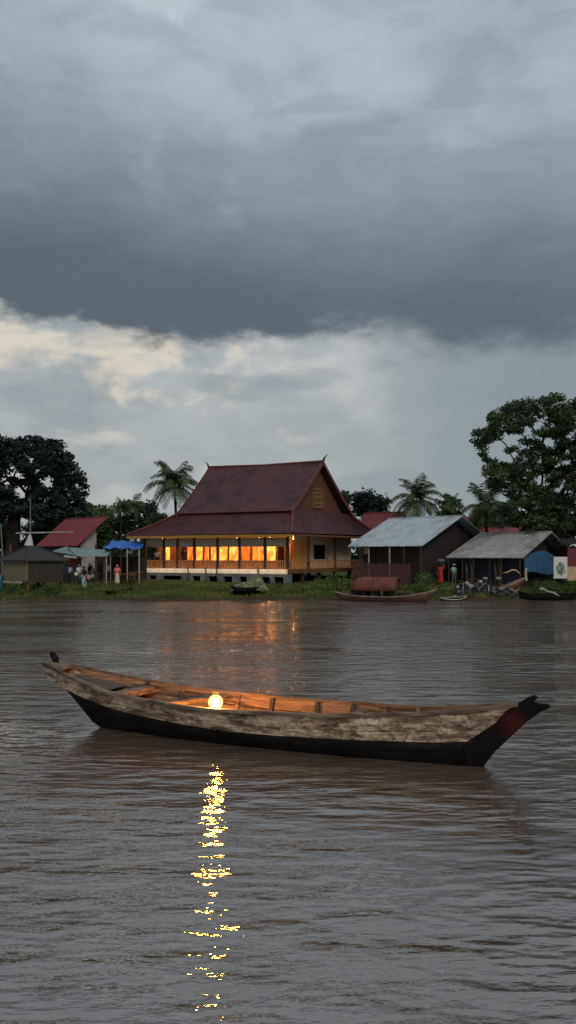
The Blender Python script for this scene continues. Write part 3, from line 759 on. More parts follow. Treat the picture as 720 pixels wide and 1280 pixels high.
def make_house():
    u = Vector((math.cos(R(27)), -math.sin(R(27)), 0)); v = Vector((math.sin(R(33)), math.cos(R(33)), 0)); B = Vector((.3, 60, 0))
    def P(a, b, z): return B+u*a+v*b+Vector((0,0,z))
    LA, LB = 15.6, 14.7; ze, zm, zr = 4.68, 6.58, 10.7; zf = 1.90
    t = thing('stilt_house', 'large traditional house with steep maroon roof, carved gable and glowing orange veranda', 'house', P(-LA/2, 2, .6))
    def bx(mb, a0, a1, b0, b1, z0, z1):
        return mb.hexa([P(a0,b0,z0),P(a1,b0,z0),P(a1,b1,z0),P(a0,b1,z0)], [P(a0,b0,z1),P(a1,b0,z1),P(a1,b1,z1),P(a0,b1,z1)])
    def slope(mb, e0, e1, r0, r1, sag, nrib, th=.06):
        """roof slope between eave e0-e1 and top r0-r1, ribs running down it"""
        K = 6; nrm = (e1-e0).cross(r0-e0).normalized()
        if nrm.z < 0: nrm = -nrm
        def pt(s, k, off=0):
            q = e0.lerp(e1, s).lerp(r0.lerp(r1, s), k); return q-nrm*(sag*4*k*(1-k))+nrm*off
        M_ = 8
        for i in range(M_):
            for k in range(K):
                s0, s1, k0, k1 = i/M_, (i+1)/M_, k/K, (k+1)/K
                mb.add([pt(s0,k0),pt(s1,k0),pt(s1,k1),pt(s0,k1)], [(0,1,2,3)])
                mb.add([pt(s0,k0,-th),pt(s1,k0,-th),pt(s1,k1,-th),pt(s0,k1,-th)], [(3,2,1,0)])
        mb.add([pt(0,0),pt(1,0),pt(1,0,-th),pt(0,0,-th)], [(0,1,2,3)])
        dv = (e1-e0).normalized()*.022
        for i in range(nrib+1):
            s = i/nrib
            for k in range(K):
                k0, k1 = k/K, (k+1)/K
                a, b_, c, d = pt(s,k0)-dv, pt(s,k0)+dv, pt(s,k1)+dv, pt(s,k1)-dv
                mb.add([a, b_, c, d, (a+b_)/2+nrm*.045, (c+d)/2+nrm*.045], [(0,4,5,3),(4,1,2,5),(0,1,4)])
    ul, ur, bf, bb = -11.63, -1.2, 2.1, 11.3; rl, rr_, br = -12.26, -1.24, 6.7
    # skirt roof
    sk = MB()
    slope(sk, P(-LA,0,ze-.06), P(0,0,ze), P(ul,bf,zm), P(ur,bf,zm), .10, 44)
    slope(sk, P(0,0,ze), P(0,LB,ze+.1), P(ur,bf,zm), P(ur,bb,zm), .10, 36)
    slope(sk, P(0,LB,ze+.1), P(-LA,LB,ze), P(ur,bb,zm), P(ul,bb,zm), .10, 20)
    slope(sk, P(-LA,LB,ze), P(-LA,0,ze-.06), P(ul,bb,zm), P(ul,bf,zm), .10, 20)
    lr = sk.build('lower_roof', ROOF_RED, t)
    up = MB()
    slope(up, P(ul-.1,bf-.35,zm-.10), P(ur+.15,bf-.35,zm-.10), P(rl,br,zr+.1), P(rr_,br,zr), .16, 30)
    slope(up, P(ur+.15,bb+.35,zm-.10), P(ul-.1,bb+.35,zm-.10), P(rr_,br,zr), P(rl,br,zr+.1), .16, 30)
    ur_ = up.build('upper_roof', ROOF_RED, t)
    # trims: ridge, hips, barge boards, base band
    tr = MB(); tr.tube([P(rl,br,zr+.15), P((rl+rr_)/2,br,zr+.02), P(rr_,br,zr+.08)], .10, 6)
    tr.build('ridge_cap', TRIM_RED, ur_)
    for (a0,b0,z0,a1,b1,z1) in ((0,0,ze,ur,bf,zm),(-LA,0,ze-.06,ul,bf,zm),(0,LB,ze+.1,ur,bb,zm)):
        hp = MB(); p0, p1 = P(a0,b0,z0), P(a1,b1,z1); hp.tube([p0+Vector((0,0,.05)), p0.lerp(p1,.5)+Vector((0,0,-.06)), p1+Vector((0,0,.06))], .10, 6); hp.build('hip_cap', TRIM_RED, lr)
    bd = MB(); bd.tube([P(ul,bf-.36,zm-.10), P(ur+.1,bf-.36,zm-.10)], .07, 6); bd.build('eave_trim', TRIM_RED, ur_)
    for a_, fl in ((rr_+.06, 1), (rl-.06, -1)):
        bs = ur+.2 if fl == 1 else ul-.15
        for b0 in (bf-.5, bb+.5):
            m_ = MB(); q = []
            for k in np.linspace(0, 1, 7):
                a = bs+(a_-bs)*k; b = b0+(br-b0)*k; z = zm-.2+(zr+.08-zm+.2)*k-.16*4*k*(1-k)*.8
                q.append((a, b, z))
            for (a0,b0_,z0),(a1,b1_,z1) in zip(q, q[1:]):
                m_.hexa([P(a0-.04,b0_,z0-.26),P(a0+.05,b0_,z0-.26),P(a0+.05,b0_,z0+.06),P(a0-.04,b0_,z0+.06)], [P(a1-.04,b1_,z1-.26),P(a1+.05,b1_,z1-.26),P(a1+.05,b1_,z1+.06),P(a1-.04,b1_,z1+.06)])
            m_.build('barge_board', TRIM_RED, ur_)
        fi = MB(); s = fl; fi.tube([P(a_,br,zr), P(a_+.1*s,br,zr+.3), P(a_+.18*s,br,zr+.42), P(a_+.42*s,br,zr+.66)], [.12,.09,.06,.015], 6); fi.build('finial', WOODD, ur_)
    # gable wall, boarded, with a lattice window
    ga = -1.75
    g = MB(); nb = 28; b0, b1 = bf+.1, bb-.1
    def gz(b): return zm-.1+(zr-.25-zm+.1)*max(0, 1-abs(b-br)/(br-bf))*1.0
    for i in range(nb):
        x0 = b0+(b1-b0)*i/nb+.015; x1 = b0+(b1-b0)*(i+1)/nb-.015; dz = .03*(i % 2)
        g.hexa([P(ga-.05,x0,zm-.3),P(ga+dz,x0,zm-.3),P(ga+dz,x1,zm-.3),P(ga-.05,x1,zm-.3)], [P(ga-.05,x0,gz(x0)-.05),P(ga+dz,x0,gz(x0)-.05),P(ga+dz,x1,gz(x1)-.05),P(ga-.05,x1,gz(x1)-.05)])
    g.hexa([P(ga-.12,b0,zm-.3),P(ga-.07,b0,zm-.3),P(ga-.07,b1,zm-.3),P(ga-.12,b1,zm-.3)], [P(ga-.12,br-.1,zr-.4),P(ga-.07,br-.1,zr-.4),P(ga-.07,br+.1,zr-.4),P(ga-.12,br+.1,zr-.4)])
    gw = g.build('gable_wall', mat('gable_boards', lin((104,62,42)), lin((72,44,32)), rough=.75, scale=4, stretch=(3,3,.4)), t)
    lt = MB()
    for i in range(5): bb0 = br-.75+i*.36; bx(lt, ga+.05, ga+.12, bb0, bb0+.1, 6.9, 8.5)
    for z in (6.9, 7.25, 7.7, 8.1, 8.42): bx(lt, ga+.06, ga+.14, br-.78, br+.80, z, z+.09)
    lt.build('lattice', mat('lattice_wood', lin((134,104,60)), lin((110,82,48))), gw)
    g2 = MB(); bx(g2, ul+.3, ul+.35, bf+.6, bb-.6, zm-.3, zm+.5); g2.build('rear_gable_wall', WOODB, t)
    # eave fascia
    fa = MB(); bx(fa, -LA+.05, -.05, .02, .07, ze-.30, ze-.09); fa.build('eave_fascia', OCHRE, t)
    fb = MB(); bx(fb, -.07, -.02, .1, LB-.05, ze-.22, ze-.07); fb.build('eave_fascia', WOODB, t)
    cl_ = MB(); bx(cl_, -LA+.3, -.3, .3, LB-.3, ze-.16, ze-.12); cl_.build('soffit', WOODB, t)
    # platform
    o = .9; pa0, pa1, pb0, pb1 = -LA+o, -o, o, LB-o
    fl = MB(); bx(fl, pa0+.02, pa1-.02, pb0+.03, pb1, zf-.30, zf); fl.build('floor', WOODB, t)
    cb = MB(); bx(cb, pa0, pa1-.02, pb0-.04, pb0+.02, zf-.36, zf+.01); cb.build('floor_band', CREAM, t)
    db = MB(); bx(db, pa1-.018, pa1+.04, pb0-.04, pb1, zf-.30, zf-.02); db.build('side_beam', WOODB, t)
    # plinth with openings
    opens = [(186,195,.35),(203,226,.35),(240,250,.5),(260,271,.9),(279,290,.8),(299,308,.6),(327,337,.6),(342,354,.9)]
    def a_of(px):   # solve the position along the front for a photo column
        k = (px-CX)/F; return (k*(60+v.y*pb0)-.3-v.x*pb0)/(u.x-k*u.y)
    pl = MB(); cur = pa0; zt, zb = zf-.36, .2
    for (x0, x1, dep) in opens:
        s0, s1 = a_of(x0), a_of(x1); bx(pl, cur, s0, pb0+.02, pb0+.25, zb, zt)
        bx(pl, s0, s1, pb0+.02, pb0+.25, zt-.22, zt)
        zl = max(zb+.05, zt-.22-dep)
        bx(pl, s0, s1, pb0+.02, pb0+.25, zb, zl) if zl > .55 else None
        cur = s1
    bx(pl, cur, pa1, pb0+.02, pb0+.25, zb, zt); bx(pl, pa1-.3, pa1, pb0+.25, pb0+.6, zb, zt)
    pl.build('plinth', PLINTH, t)
    bw = MB(); bx(bw, pa0+.2, pa1-.4, pb0+2.6, pb0+2.7, .2, zt); bx(bw, pa0, pa0+.2, pb0+.3, pb1, .2, zt); bw.build('under_floor_dark_sheet', BLACKV, t)
    for b in np.arange(pb0+2.5, pb1, 2.6):
        for a in (pa1-.25, pa1-4.2): st_ = MB(); bx(st_, a-.12, a+.12, b-.12, b+.12, .1, zf-.3); st_.build('stilt', WOODD, t)
    # veranda posts
    for px in (180.5,204,221,242,271,298.5,330.5,361.5):
        a = min(pa1-.1, max(pa0+.1, a_of(px))); ps = MB(); bx(ps, a-.09, a+.09, pb0+.04, pb0+.22, zf, ze-.13); ps.build('veranda_post', WOODD, t)
    for b in (pb0+3.2, pb0+7.5, pb1-.2):
        ps = MB(); bx(ps, pa1-.22, pa1-.06, b-.08, b+.08, zf, ze-.13); ps.build('veranda_post', WOODD, t)
    for px in (237, 259, 272.5, 325):   # slanting props in front of the plinth
        a = a_of(px); MB().tube([P(a-.12,pb0-.1,zf+.1), P(a+.18,pb0-.25,.9)], .05, 6).build('prop', WOODD, t)
    # railing: rails and balusters
    rl_ = MB(); bx(rl_, pa0, pa1, pb0+.07, pb0+.15, zf+.62, zf+.70); bx(rl_, pa0, pa1, pb0+.08, pb0+.14, zf+.06, zf+.12)
    n = 66
    for i in range(n): a = pa0+(pa1-pa0)*(i+.5)/n; bx(rl_, a-.045, a+.045, pb0+.085, pb0+.135, zf+.12, zf+.62)
    rl_.build('front_railing', mat('rail_brown', lin((186,128,74)), lin((148,96,56)), rough=.6, scale=4), t)
    rs = MB(); bx(rs, pa1-.15, pa1-.07, pb0+.15, pb1, zf+.62, zf+.70); bx(rs, pa1-.14, pa1-.08, pb0+.15, pb1, zf+.06, zf+.12)
    n = 36
    for i in range(n): b = pb0+.2+(pb1-pb0-.3)*(i+.5)/n; bx(rs, pa1-.135, pa1-.085, b-.035, b+.035, zf+.12, zf+.62)
    rs.build('side_railing', mat('rail_brown', (0,0,0)), t)
    # rolled blinds hanging between the posts
    xs = [181.5,203,220,241,270,297.5,329.5,361]
    for x0, x1 in zip(xs, xs[1:]):
        a0, a1 = a_of(x0+1.6), a_of(x1-.6); vb = MB(); bx(vb, a0, a1, pb0+.11, pb0+.14, ze-.98, ze-.32)
        vb.tube([P(a0,pb0+.12,ze-.98), P(a1,pb0+.12,ze-.98)], .04, 6); vb.build('blind', mat('blind_cloth', lin((184,172,152)), lin((156,144,126)), rough=.9, scale=3, stretch=(.3,.3,8)), t)
    # body of the house
    wb = pb0+1.9; wa1 = pa1-1.3
    def a_of2(px, b=wb):
        k = (px-CX)/F; return (k*(60+v.y*b)-.3-v.x*b)/(u.x-k*u.y)
    w = MB()
    bays = [(196,202,'d'),(203,213,'y'),(226,232,'d'),(232.6,243,'o'),(243.2,253.8,'y'),(254,261.8,'o'),(262,271.5,'y'),(272,284.8,'y'),(285,298.5,'y'),(299,313.5,'r'),(313.7,330,'o'),(330.6,345,'y'),(346,355.5,'d'),(356.5,364,'y')]
    MO = {'y': emis('lit_curtain_yellow', (1.0,.42,.07), 1.5, (.55,.15,.015), 2.2, (1.6,1.6,.8)),  # curtains glow themselves, room lamplight put into their emission colours
          'o': emis('lit_curtain_orange', (.9,.25,.03), 1.3, (.35,.07,.01), 2.0, (2.2,2.2,.7)),
          'r': emis('lit_curtain_red', (.38,.08,.012), 1.0, (.62,.17,.02), 2.2, (3,3,.5))}
    sill, head = zf+.55, ze-.75; cur = pa0+.15
    for (x0, x1, k) in bays:
        s0, s1 = a_of2(x0), a_of2(x1)
        bx(w, cur, s0, wb, wb+.15, zf, ze-.15); bx(w, s0, s1, wb, wb+.15, zf, sill if k != 'd' else zf+.01); bx(w, s0, s1, wb, wb+.15, head, ze-.15); cur = s1
        if k == 'd':
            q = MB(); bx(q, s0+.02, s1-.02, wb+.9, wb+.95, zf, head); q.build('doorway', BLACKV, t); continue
        fr = MB(); e_ = .03
        for (c0, c1, d0, d1) in ((s0,s1,sill-.02,sill+.05),(s0,s1,head-.05,head+.01),(s0,s0+e_,sill+.05,head-.05),(s1-e_,s1,sill+.05,head-.05)): bx(fr, c0, c1, wb-.03, wb+.1, d0, d1)
        f_ = fr.build('window', WOODB, t)
        cu = MB(); nf = 9; vs = []
        for i in range(nf*2+1):
            a = s0+.05+(s1-s0-.1)*i/(nf*2); b = wb+.13+.035*(i % 2); vs += [P(a,b,sill+.05), P(a,b,head-.05)]
        cu.add(vs, [(2*i, 2*i+2, 2*i+3, 2*i+1) for i in range(nf*2)]); cu.build('curtain', MO[k], f_)
    bx(w, cur, wa1, wb, wb+.15, zf, ze-.15)
    w.build('front_wall', mat('warm_wall', lin((184,116,58)), lin((150,88,44)), rough=.8, scale=2), t)
    sw = MB(); swb0, swb1 = wb+4.2, wb+6.2
    bx(sw, wa1-.15, wa1, wb+.152, swb0, zf, ze-.15); bx(sw, wa1-.15, wa1, swb1, pb1-.3, zf, ze-.15)
    bx(sw, wa1-.15, wa1, swb0, swb1, zf, zf+.75); bx(sw, wa1-.15, wa1, swb0, swb1, ze-.8, ze-.15)
    sw.build('side_wall', WALL_B, t)
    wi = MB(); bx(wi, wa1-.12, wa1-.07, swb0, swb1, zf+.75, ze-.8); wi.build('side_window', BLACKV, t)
    bk = MB(); bx(bk, pa0+.15, wa1-.15, pb1-.4, pb1-.3, zf, ze-.15); bx(bk, pa0+.15, pa0+.25, wb+.15, pb1-.4, zf, ze-.15); bk.build('back_wall', WALL_B, t)
    # wall panel beside the corner, its lamplight put into the golden colour
    gp_ = MB(); bx(gp_, wa1+.005, wa1+.03, wb+.3, wb+3.0, zf+.05, ze-.35); gp_.build('lamplit_wall_panel', mat('lamplit_gold', lin((214,170,96)), lin((200,150,80)), rough=.6, scale=1), t)
    # veranda bulbs
    for px, pw in ((192,26),(232,34),(262,34),(286,38),(314,38),(327.5,40),(350,34)):
        a = a_of(px); p = P(a, pb0+1.1, ze-.75)
        bl = MB(); bl.ball(p, .07, 10, 8); bl.tube([p, P(a,pb0+1.1,ze-.15)], .01, 4); bl.build('bulb', emis('bulb_glow', (1,.62,.25), 12), t)
        lamp(p-Vector((0,0,.12)), pw, t)
    for b in (1.6,):
        p = P(pa1-.5, pb0+b, ze-.5); lamp(p, 20, t)
        bl = MB(); bl.ball(p+Vector((0,0,.12)), .05, 8, 6); bl.tube([p+Vector((0,0,.12)), p+Vector((0,0,.36))], .01, 4); bl.build('bulb', MATS['bulb_glow'], t)
    # added unseen fill lights that brighten the pale floor band, with added brackets
    for i in range(16):
        a = pa0+(pa1-pa0)*(i+.5)/16; p = P(a, pb0-.42, zf-.02); lamp(p, 3.2, t, .03, (1,.76,.52))
        MB().tube([p+Vector((0,0,.05)), P(a,pb0+.07,zf+.09)], .012, 4).build('fill_light_bracket', BLKM0, t)
    return t, P, (pa0, pa1, pb0, zf)
HOUSE, HP, HDIM = make_house()

# ------------------------------------------------------------------ plain gabled buildings
def gabled(name, label, eL, eR, rL, rR, D, th, roof, wall, cat='house', depth=None, gable=None, nrib=14, wall_in=.5, front=True, group=None, posts=(), postm=None, over=.0, open_gable=False, endwall=None, mono=False):
    u = Vector((math.cos(R(th)), -math.sin(R(th)), 0)); v = Vector((math.sin(R(th)), math.cos(R(th)), 0))
    B = at(eR[0], eR[1], D); ze = B.z; B = Vector((B.x, B.y, 0))
    def sol(px, b):
        k = (px-CX)/F; return (k*(B.y+v.y*b)-B.x-v.x*b)/(u.x-k*u.y)
    LA = -sol(eL[0], 0)
    k = (rR[0]-CX)/F; hd = (k*B.y-B.x)/(v.x-k*v.y)
    Dr = B.y+v.y*hd; zr = H-(rR[1]-HY)*Dr/F; rl = sol(rL[0], hd)
    def P(a, b, z): return B+u*a+v*b+Vector((0,0,z))
    gz = min(ground(P(-LA/2, 1, 0).x, P(-LA/2, 1, 0).y), ground(B.x, B.y))
    t = thing(name, label, cat, P(-LA/2, .5, gz), group=group)
    def bx(mb, a0, a1, b0, b1, z0, z1):
        return mb.hexa([P(a0,b0,z0),P(a1,b0,z0),P(a1,b1,z0),P(a0,b1,z0)], [P(a0,b0,z1),P(a1,b0,z1),P(a1,b1,z1),P(a0,b1,z1)])
    mb = MB()
    for (b0, b1) in (((0, hd),) if mono else ((0, hd), (2*hd, hd))):
        e0, e1, r0, r1 = P(-LA,b0,ze), P(0,b0,ze), P(rl,b1,zr), P(0,b1,zr)
        n = nrib
        for i in range(n):
            s0, s1 = i/n, (i+1)/n; off = Vector((0,0,.012*(i % 2)))
            a, b_, c, d = e0.lerp(e1,s0)+off, e0.lerp(e1,s1)+off, r0.lerp(r1,s1)+off, r0.lerp(r1,s0)+off
            dn = Vector((0,0,.05)); mb.hexa([a-dn,b_-dn,c-dn,d-dn], [a,b_,c,d])
            m0, m1 = e0.lerp(e1, s0), r0.lerp(r1, s0); w_ = u*.03
            mb.add([m0-w_, m0+w_, m1+w_, m1-w_, m0+Vector((0,0,.05)), m1+Vector((0,0,.05))], [(0,4,5,3),(4,1,2,5),(0,1,4)])
    rf = mb.build('roof', roof, t)
    rc = MB(); rc.tube([P(rl,hd,zr+.02), P(0,hd,zr+.02)], .07, 6); rc.build('ridge_cap', roof, rf)
    wi = wall_in; w = MB(); z0 = .2; full = 2*hd-wi if not mono else hd*.72
    if front: bx(w, -LA+wi, -wi, wi+.0, wi+.12, z0, ze+.1)
    bx(w, -LA+wi, -LA+wi+.12, wi+.12, full, z0, ze+.1); bx(w, -LA+wi+.12, -wi, full-.12, full, z0, ze+.1)
    if w.f: w.build('wall', wall, t)
    g = MB(); ew = endwall if endwall is not None else wi
    q0 = [P(-ew,wi+.12,z0),P(-ew+.1,wi+.12,z0),P(-ew+.1,wi+.12,ze+.08),P(-ew,wi+.12,ze+.08)]
    pr = [(wi+.125,z0),(2*hd-wi-.125,z0),(2*hd-wi-.125,ze+.1),(hd,zr-.12),(wi+.125,ze+.1)]
    if mono: pr = [(wi+.125,z0),(full,z0),(full,ze+(zr-ze)*full/hd-.12),(wi+.125,ze)]
    n = len(pr); vs = [P(-ew,b,z) for b, z in pr]+[P(-ew-.1,b,z) for b, z in pr]
    g.add(vs, [tuple(range(n)), tuple(range(n,2*n))[::-1]]+[(i,(i+1)%n,n+(i+1)%n,n+i) for i in range(n)])
    g.build('gable_wall', gable or wall, t)
    for px in posts:
        a = sol(px, .12); MB().tube([P(a,.12,gz-.1), P(a,.12,ze-.02)], .06, 6).build('post', postm or WOODD, t)
    return t, P, bx, dict(u=u, v=v, B=B, LA=LA, hd=hd, ze=ze, zr=zr, gz=gz, sol=sol)
SILVER = mat('corrugated_silver', lin((172,184,190)), lin((150,162,168)), rough=.5, scale=1.2, stretch=(1,1,1), c3=lin((136,146,152)), metal=.0)
GREYS = mat('old_grey_sheet', lin((158,158,156)), lin((132,131,128)), rough=.6, scale=1.6, c3=lin((116,112,106)))
REDR = mat('red_sheet', lin((118,36,42)), lin((98,30,36)), rough=.6, scale=1.2)
REDR2 = mat('faded_red_sheet', lin((110,44,44)), lin((92,36,38)), rough=.65, scale=1.2)
WHITEW = mat('white_wall', lin((158,156,150)), lin((134,132,128)), rough=.85, scale=1.5)
DKWALL = mat('dark_board_wall', lin((44,34,32)), lin((30,24,24)), rough=.85, scale=3, stretch=(3,3,.4))
PALEP = mat('pale_post', lin((170,168,160)), lin((130,126,118)), rough=.7)
TEALP = mat('pale_teal_paint', lin((130,150,144)), lin((112,132,128)), rough=.7)
s1 = gabled('shed_house', 'dark boarded house with a long silver metal roof and picket fence in front', (435,684),(528,682),(486,647),(578,645), 60, 45, SILVER, DKWALL, posts=(487,), postm=PALEP, wall_in=.9)
t1, P1_, bx1, d1 = s1
for px, zz in ((461,0),(505,0),(526,0)):
    a = d1['sol'](px, .15); MB().tube([P1_(a,.15,d1['gz']-.1), P1_(a,.15,d1['ze'])], .06, 6).build('post', PALEP if px == 461 else WOODD, t1)
q = MB(); a0, a1 = d1['sol'](453.5,.7), d1['sol'](460,.7); bx1(q, a0, a1, .80, .88, 3.1, 3.62); tag(q.build('panel', PALEP, t1), 'small white panel under the eave')
s2 = gabled('open_shed', 'low open shed with a grey sheet roof and blue cloth under the right tree', (558,697),(654,697),(600,667),(690,665), 57.2, 45, GREYS, mat('blue_grey_wall', lin((42,50,66)), lin((34,38,48)), rough=.85), cat='shed', posts=(561,578,592,612,627,650), wall_in=1.0, gable=DKWALL)
t2, P2_, bx2, d2 = s2
cl_ = MB(); vs = []
for i in range(13):
    s = i/12; b = .3+s*5.2; zt = d2['ze']-.05+.55*math.sin(s*math.pi)**1.0*(1 if s < .9 else .6); zb = 1.62+.12*math.sin(s*7); k = .05*math.sin(i*1.9)
    vs += [P2_(-.1+k,b,zb+.05), P2_(-.1+k,b,zt)]
cl_.add(vs, [(2*i,2*i+2,2*i+3,2*i+1) for i in range(12)])
co = cl_.build('blue_cloth', mat('blue_cloth', lin((46,88,122)), lin((36,70,100)), rough=.9, scale=2), t2); co.modifiers.new('th','SOLIDIFY').thickness = .02
for k, px in enumerate((583,589,619,624)):   # curtains and sacks between the shed posts
    a = d2['sol'](px, .5); q = MB(); q.tube([P2_(a,.5,d2['gz']+.05), P2_(a+.1,.45,d2['gz']+1.1), P2_(a-.05,.5,d2['ze']-.1)], [.16,.10,.13], 8)
    q.build('hanging_cloth', mat('dun_cloth', lin((96,82,66)), lin((70,58,46)), rough=.9), t2, True)
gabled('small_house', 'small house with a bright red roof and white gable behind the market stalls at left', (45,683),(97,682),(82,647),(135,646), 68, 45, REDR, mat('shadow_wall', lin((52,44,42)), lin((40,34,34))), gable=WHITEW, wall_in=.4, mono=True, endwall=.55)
gabled('small_house', 'faded red roof showing between the big house gable and the silver roof', (440,668),(492,668),(455,639),(506,640), 82, 40, REDR2, mat('shadow_wall', (0,0,0)), gable=WOODD)
gabled('small_house', 'red roofed house mostly hidden behind the grey shed and the right tree', (560,672),(640,672),(577,643),(668,645), 78, 30, REDR, mat('shadow_wall', (0,0,0)), gable=WOODD)

# picket fence in front of the silver-roofed house
def picket():
    p0, p1 = at(442,0,59.0), at(512,0,56.5); p0.z = p1.z = 0
    t = thing('picket_fence', 'brown upright board fence in front of the silver roofed house', 'fence', ((p0.x+p1.x)/2, (p0.y+p1.y)/2, .6))
    mb = MB(); n = 34; d = (p1-p0).normalized(); ang = Matrix.Rotation(math.atan2(d.y, d.x), 3, 'Z')
    for i in range(n):
        p = p0.lerp(p1, i/(n-1)); h = 2.36+random.uniform(-.1,.08); mb.box((p.x, p.y, (h+.9)/2+.05), (.105, .03, h-.9), rot=ang)
    mb.build('pickets', mat('picket_brown', lin((86,50,44)), lin((58,36,32)), rough=.8, scale=3, stretch=(3,3,.5)), t)
    r_ = MB()
    for z in (1.2, 2.1): r_.tube([(p0.x,p0.y+.05,z),(p1.x,p1.y+.05,z)], .035, 5)
    r_.build('rails', WOODD, t)
    for i in range(5):
        p = p0.lerp(p1, i/4); MB().tube([(p.x,p.y+.09,.3),(p.x,p.y+.09,2.3)], .06, 6).build('post', WOODD, t)
picket()

# hut on stilts at the left
def hut():
    c = at(34, 0, 56); c.z = 0; al = R(24); ur = Vector((math.cos(al), math.sin(al), 0)); ul = Vector((-math.cos(R(38)), math.sin(R(38)), 0))
    def sol(px, d): k = (px-CX)/F; return (k*c.y-c.x)/(d.x-k*d.y)
    LR, LL = sol(78.5, ur), sol(4.5, ul); zt, zb = 2.72, 1.20
    def P(a, b, z): return c+ur*a+ul*b+Vector((0,0,z))
    t = thing('hut', 'small square hut with a dark hipped roof standing on short posts at the left bank', 'hut', P(LR/2, LL/2, .5))
    def bx(mb, a0, a1, b0, b1, z0, z1):
        return mb.hexa([P(a0,b0,z0),P(a1,b0,z0),P(a1,b1,z0),P(a0,b1,z0)], [P(a0,b0,z1),P(a1,b0,z1),P(a1,b1,z1),P(a0,b1,z1)])
    kh = mat('khaki_boards_lit', lin((112,104,80)), lin((92,84,64)), rough=.85, scale=3, stretch=(3,3,.4)); kd = mat('khaki_boards_shaded', lin((52,46,36)), lin((42,38,30)), rough=.85, scale=3)  # same boards, lit and shaded sides put into the two colours
    w = MB(); n = 12
    for i in range(n): bx(w, -.0-.02*(i % 2), .06, LL*i/n+.012, LL*(i+1)/n-.012, zb, zt)
    w.build('left_wall', kh, t)
    w = MB(); n = 16
    for i in range(n): bx(w, .07+LR*.97*i/n, .07+LR*.97*(i+1)/n-.014, -.02*(i % 2), .05, zb, zt)
    bx(w, LR, LR+.05, .06, LL, zb, zt); bx(w, .07, LR, LL-.05, LL, zb, zt); w.build('right_wall', kd, t)
    fl = MB(); bx(fl, -.15, LR+.1, -.15, LL+.1, zb-.1, zb-.01); fl.build('floor', WOODD, t)
    wb_ = MB(); bx(wb_, -.2, -.16, .3, LL-.1, zb-.2, zb-.02); wb_.build('white_beam', PALEP, t)
    for a in (.1, LR/2, LR-.1):
        for b in (.1, LL-.1): bp = MB(); bx(bp, a-.06, a+.06, b-.06, b+.06, .1, zb-.1); bp.build('stilt', WOODB if a < 1 else WOODD, t)
    o = .32; ap0, ap1 = P(LR*.32, LL*.5, 3.62), P(LR*.62, LL*.5, 3.62); e = [P(-o,-o,zt-.06),P(LR+o,-o,zt-.06),P(LR+o,LL+o,zt-.06),P(-o,LL+o,zt-.06)]
    r_ = MB(); dn = Vector((0,0,.07)); r_.add(e+[ap0,ap1]+[q-dn for q in e], [(0,1,5,4),(1,2,5),(2,3,4,5),(3,0,4),(0,6,7,1),(1,7,8,2),(2,8,9,3),(3,9,6,0),(6,9,8,7)])
    rf = r_.build('roof', mat('charcoal_roof', lin((46,46,48)), lin((34,34,36)), rough=.7, scale=4), t)
    hc = MB()
    for q in e[:2]+[e[3]]: hc.tube([q+Vector((0,0,.02)), (ap1 if q is e[1] else ap0)+Vector((0,0,.03))], .035, 5)
    hc.tube([ap0, ap1], .045, 5); hc.build('hip_caps', MATS['charcoal_roof'], rf)
hut()

# mast with a cross spar and a hanging white cloth behind the hut
def mast():
    b = gp(38, 62); t = thing('mast', 'thin mast with a long white cross spar standing behind the hut', 'mast', b)
    tp = at(38, 622, 62); MB().tube([b-Vector((0,0,.3)), tp], [.07,.045], 6).build('pole', mat('grey_pole', lin((110,110,106)), lin((80,78,74))), t)
    MB().tube([at(20,666.5,61.9), at(92,665,61.9)], [.07,.05], 6).build('spar', PALEP, t)
    c = MB(); vs = []; top = at(37.5,668,61.7)
    rows = 6; n = 10
    for i in range(rows+1):
        k = i/rows; r = .05+.30*k**.8
        for j in range(n):
            a = 2*math.pi*j/n; rr_ = r*(1+.25*math.sin(a*3)); vs.append((top.x+math.cos(a)*rr_-.12*k, top.y+math.sin(a)*rr_*.5, top.z-.86*k))
    c.add(vs, [(i*n+j, i*n+(j+1)%n, (i+1)*n+(j+1)%n, (i+1)*n+j) for i in range(rows) for j in range(n)])
    solo(c, 'white_cloth', mat('white_cloth', lin((196,196,192)), lin((168,168,166)), rough=.9), 'white cloth bundle hanging from the spar above the hut roof', 'cloth', top, smooth=True)
    b2 = gp(2.5, 60); solo(MB().tube([b2-Vector((0,0,.3)), at(3,690,60), at(1,655,60)], [.07,.06,.05], 6), 'pole', MATS['grey_pole'], 'short pale leaning pole at the left edge behind the hut', 'pole', b2)
    b3 = gp(13, 61); solo(MB().tube([b3-Vector((0,0,.3)), at(13,680,61)], .08, 6), 'wooden_post', WOODB, 'brown wooden post rising just behind the left half of the hut roof', 'post', b3)
    p = stand(-1, 727); p.y = 57.6; p = gp(-.5, 57.6)
    solo(MB().lathe([(.28,0),(.31,.1),(.32,.6),(.30,1.05),(.24,1.15),(.1,1.2)], p, 16), 'water_barrel', mat('teal_plastic', lin((30,92,98)), lin((24,74,80)), rough=.45), 'teal plastic barrel at the far left edge beside the hut', 'barrel', p, smooth=True)
mast()

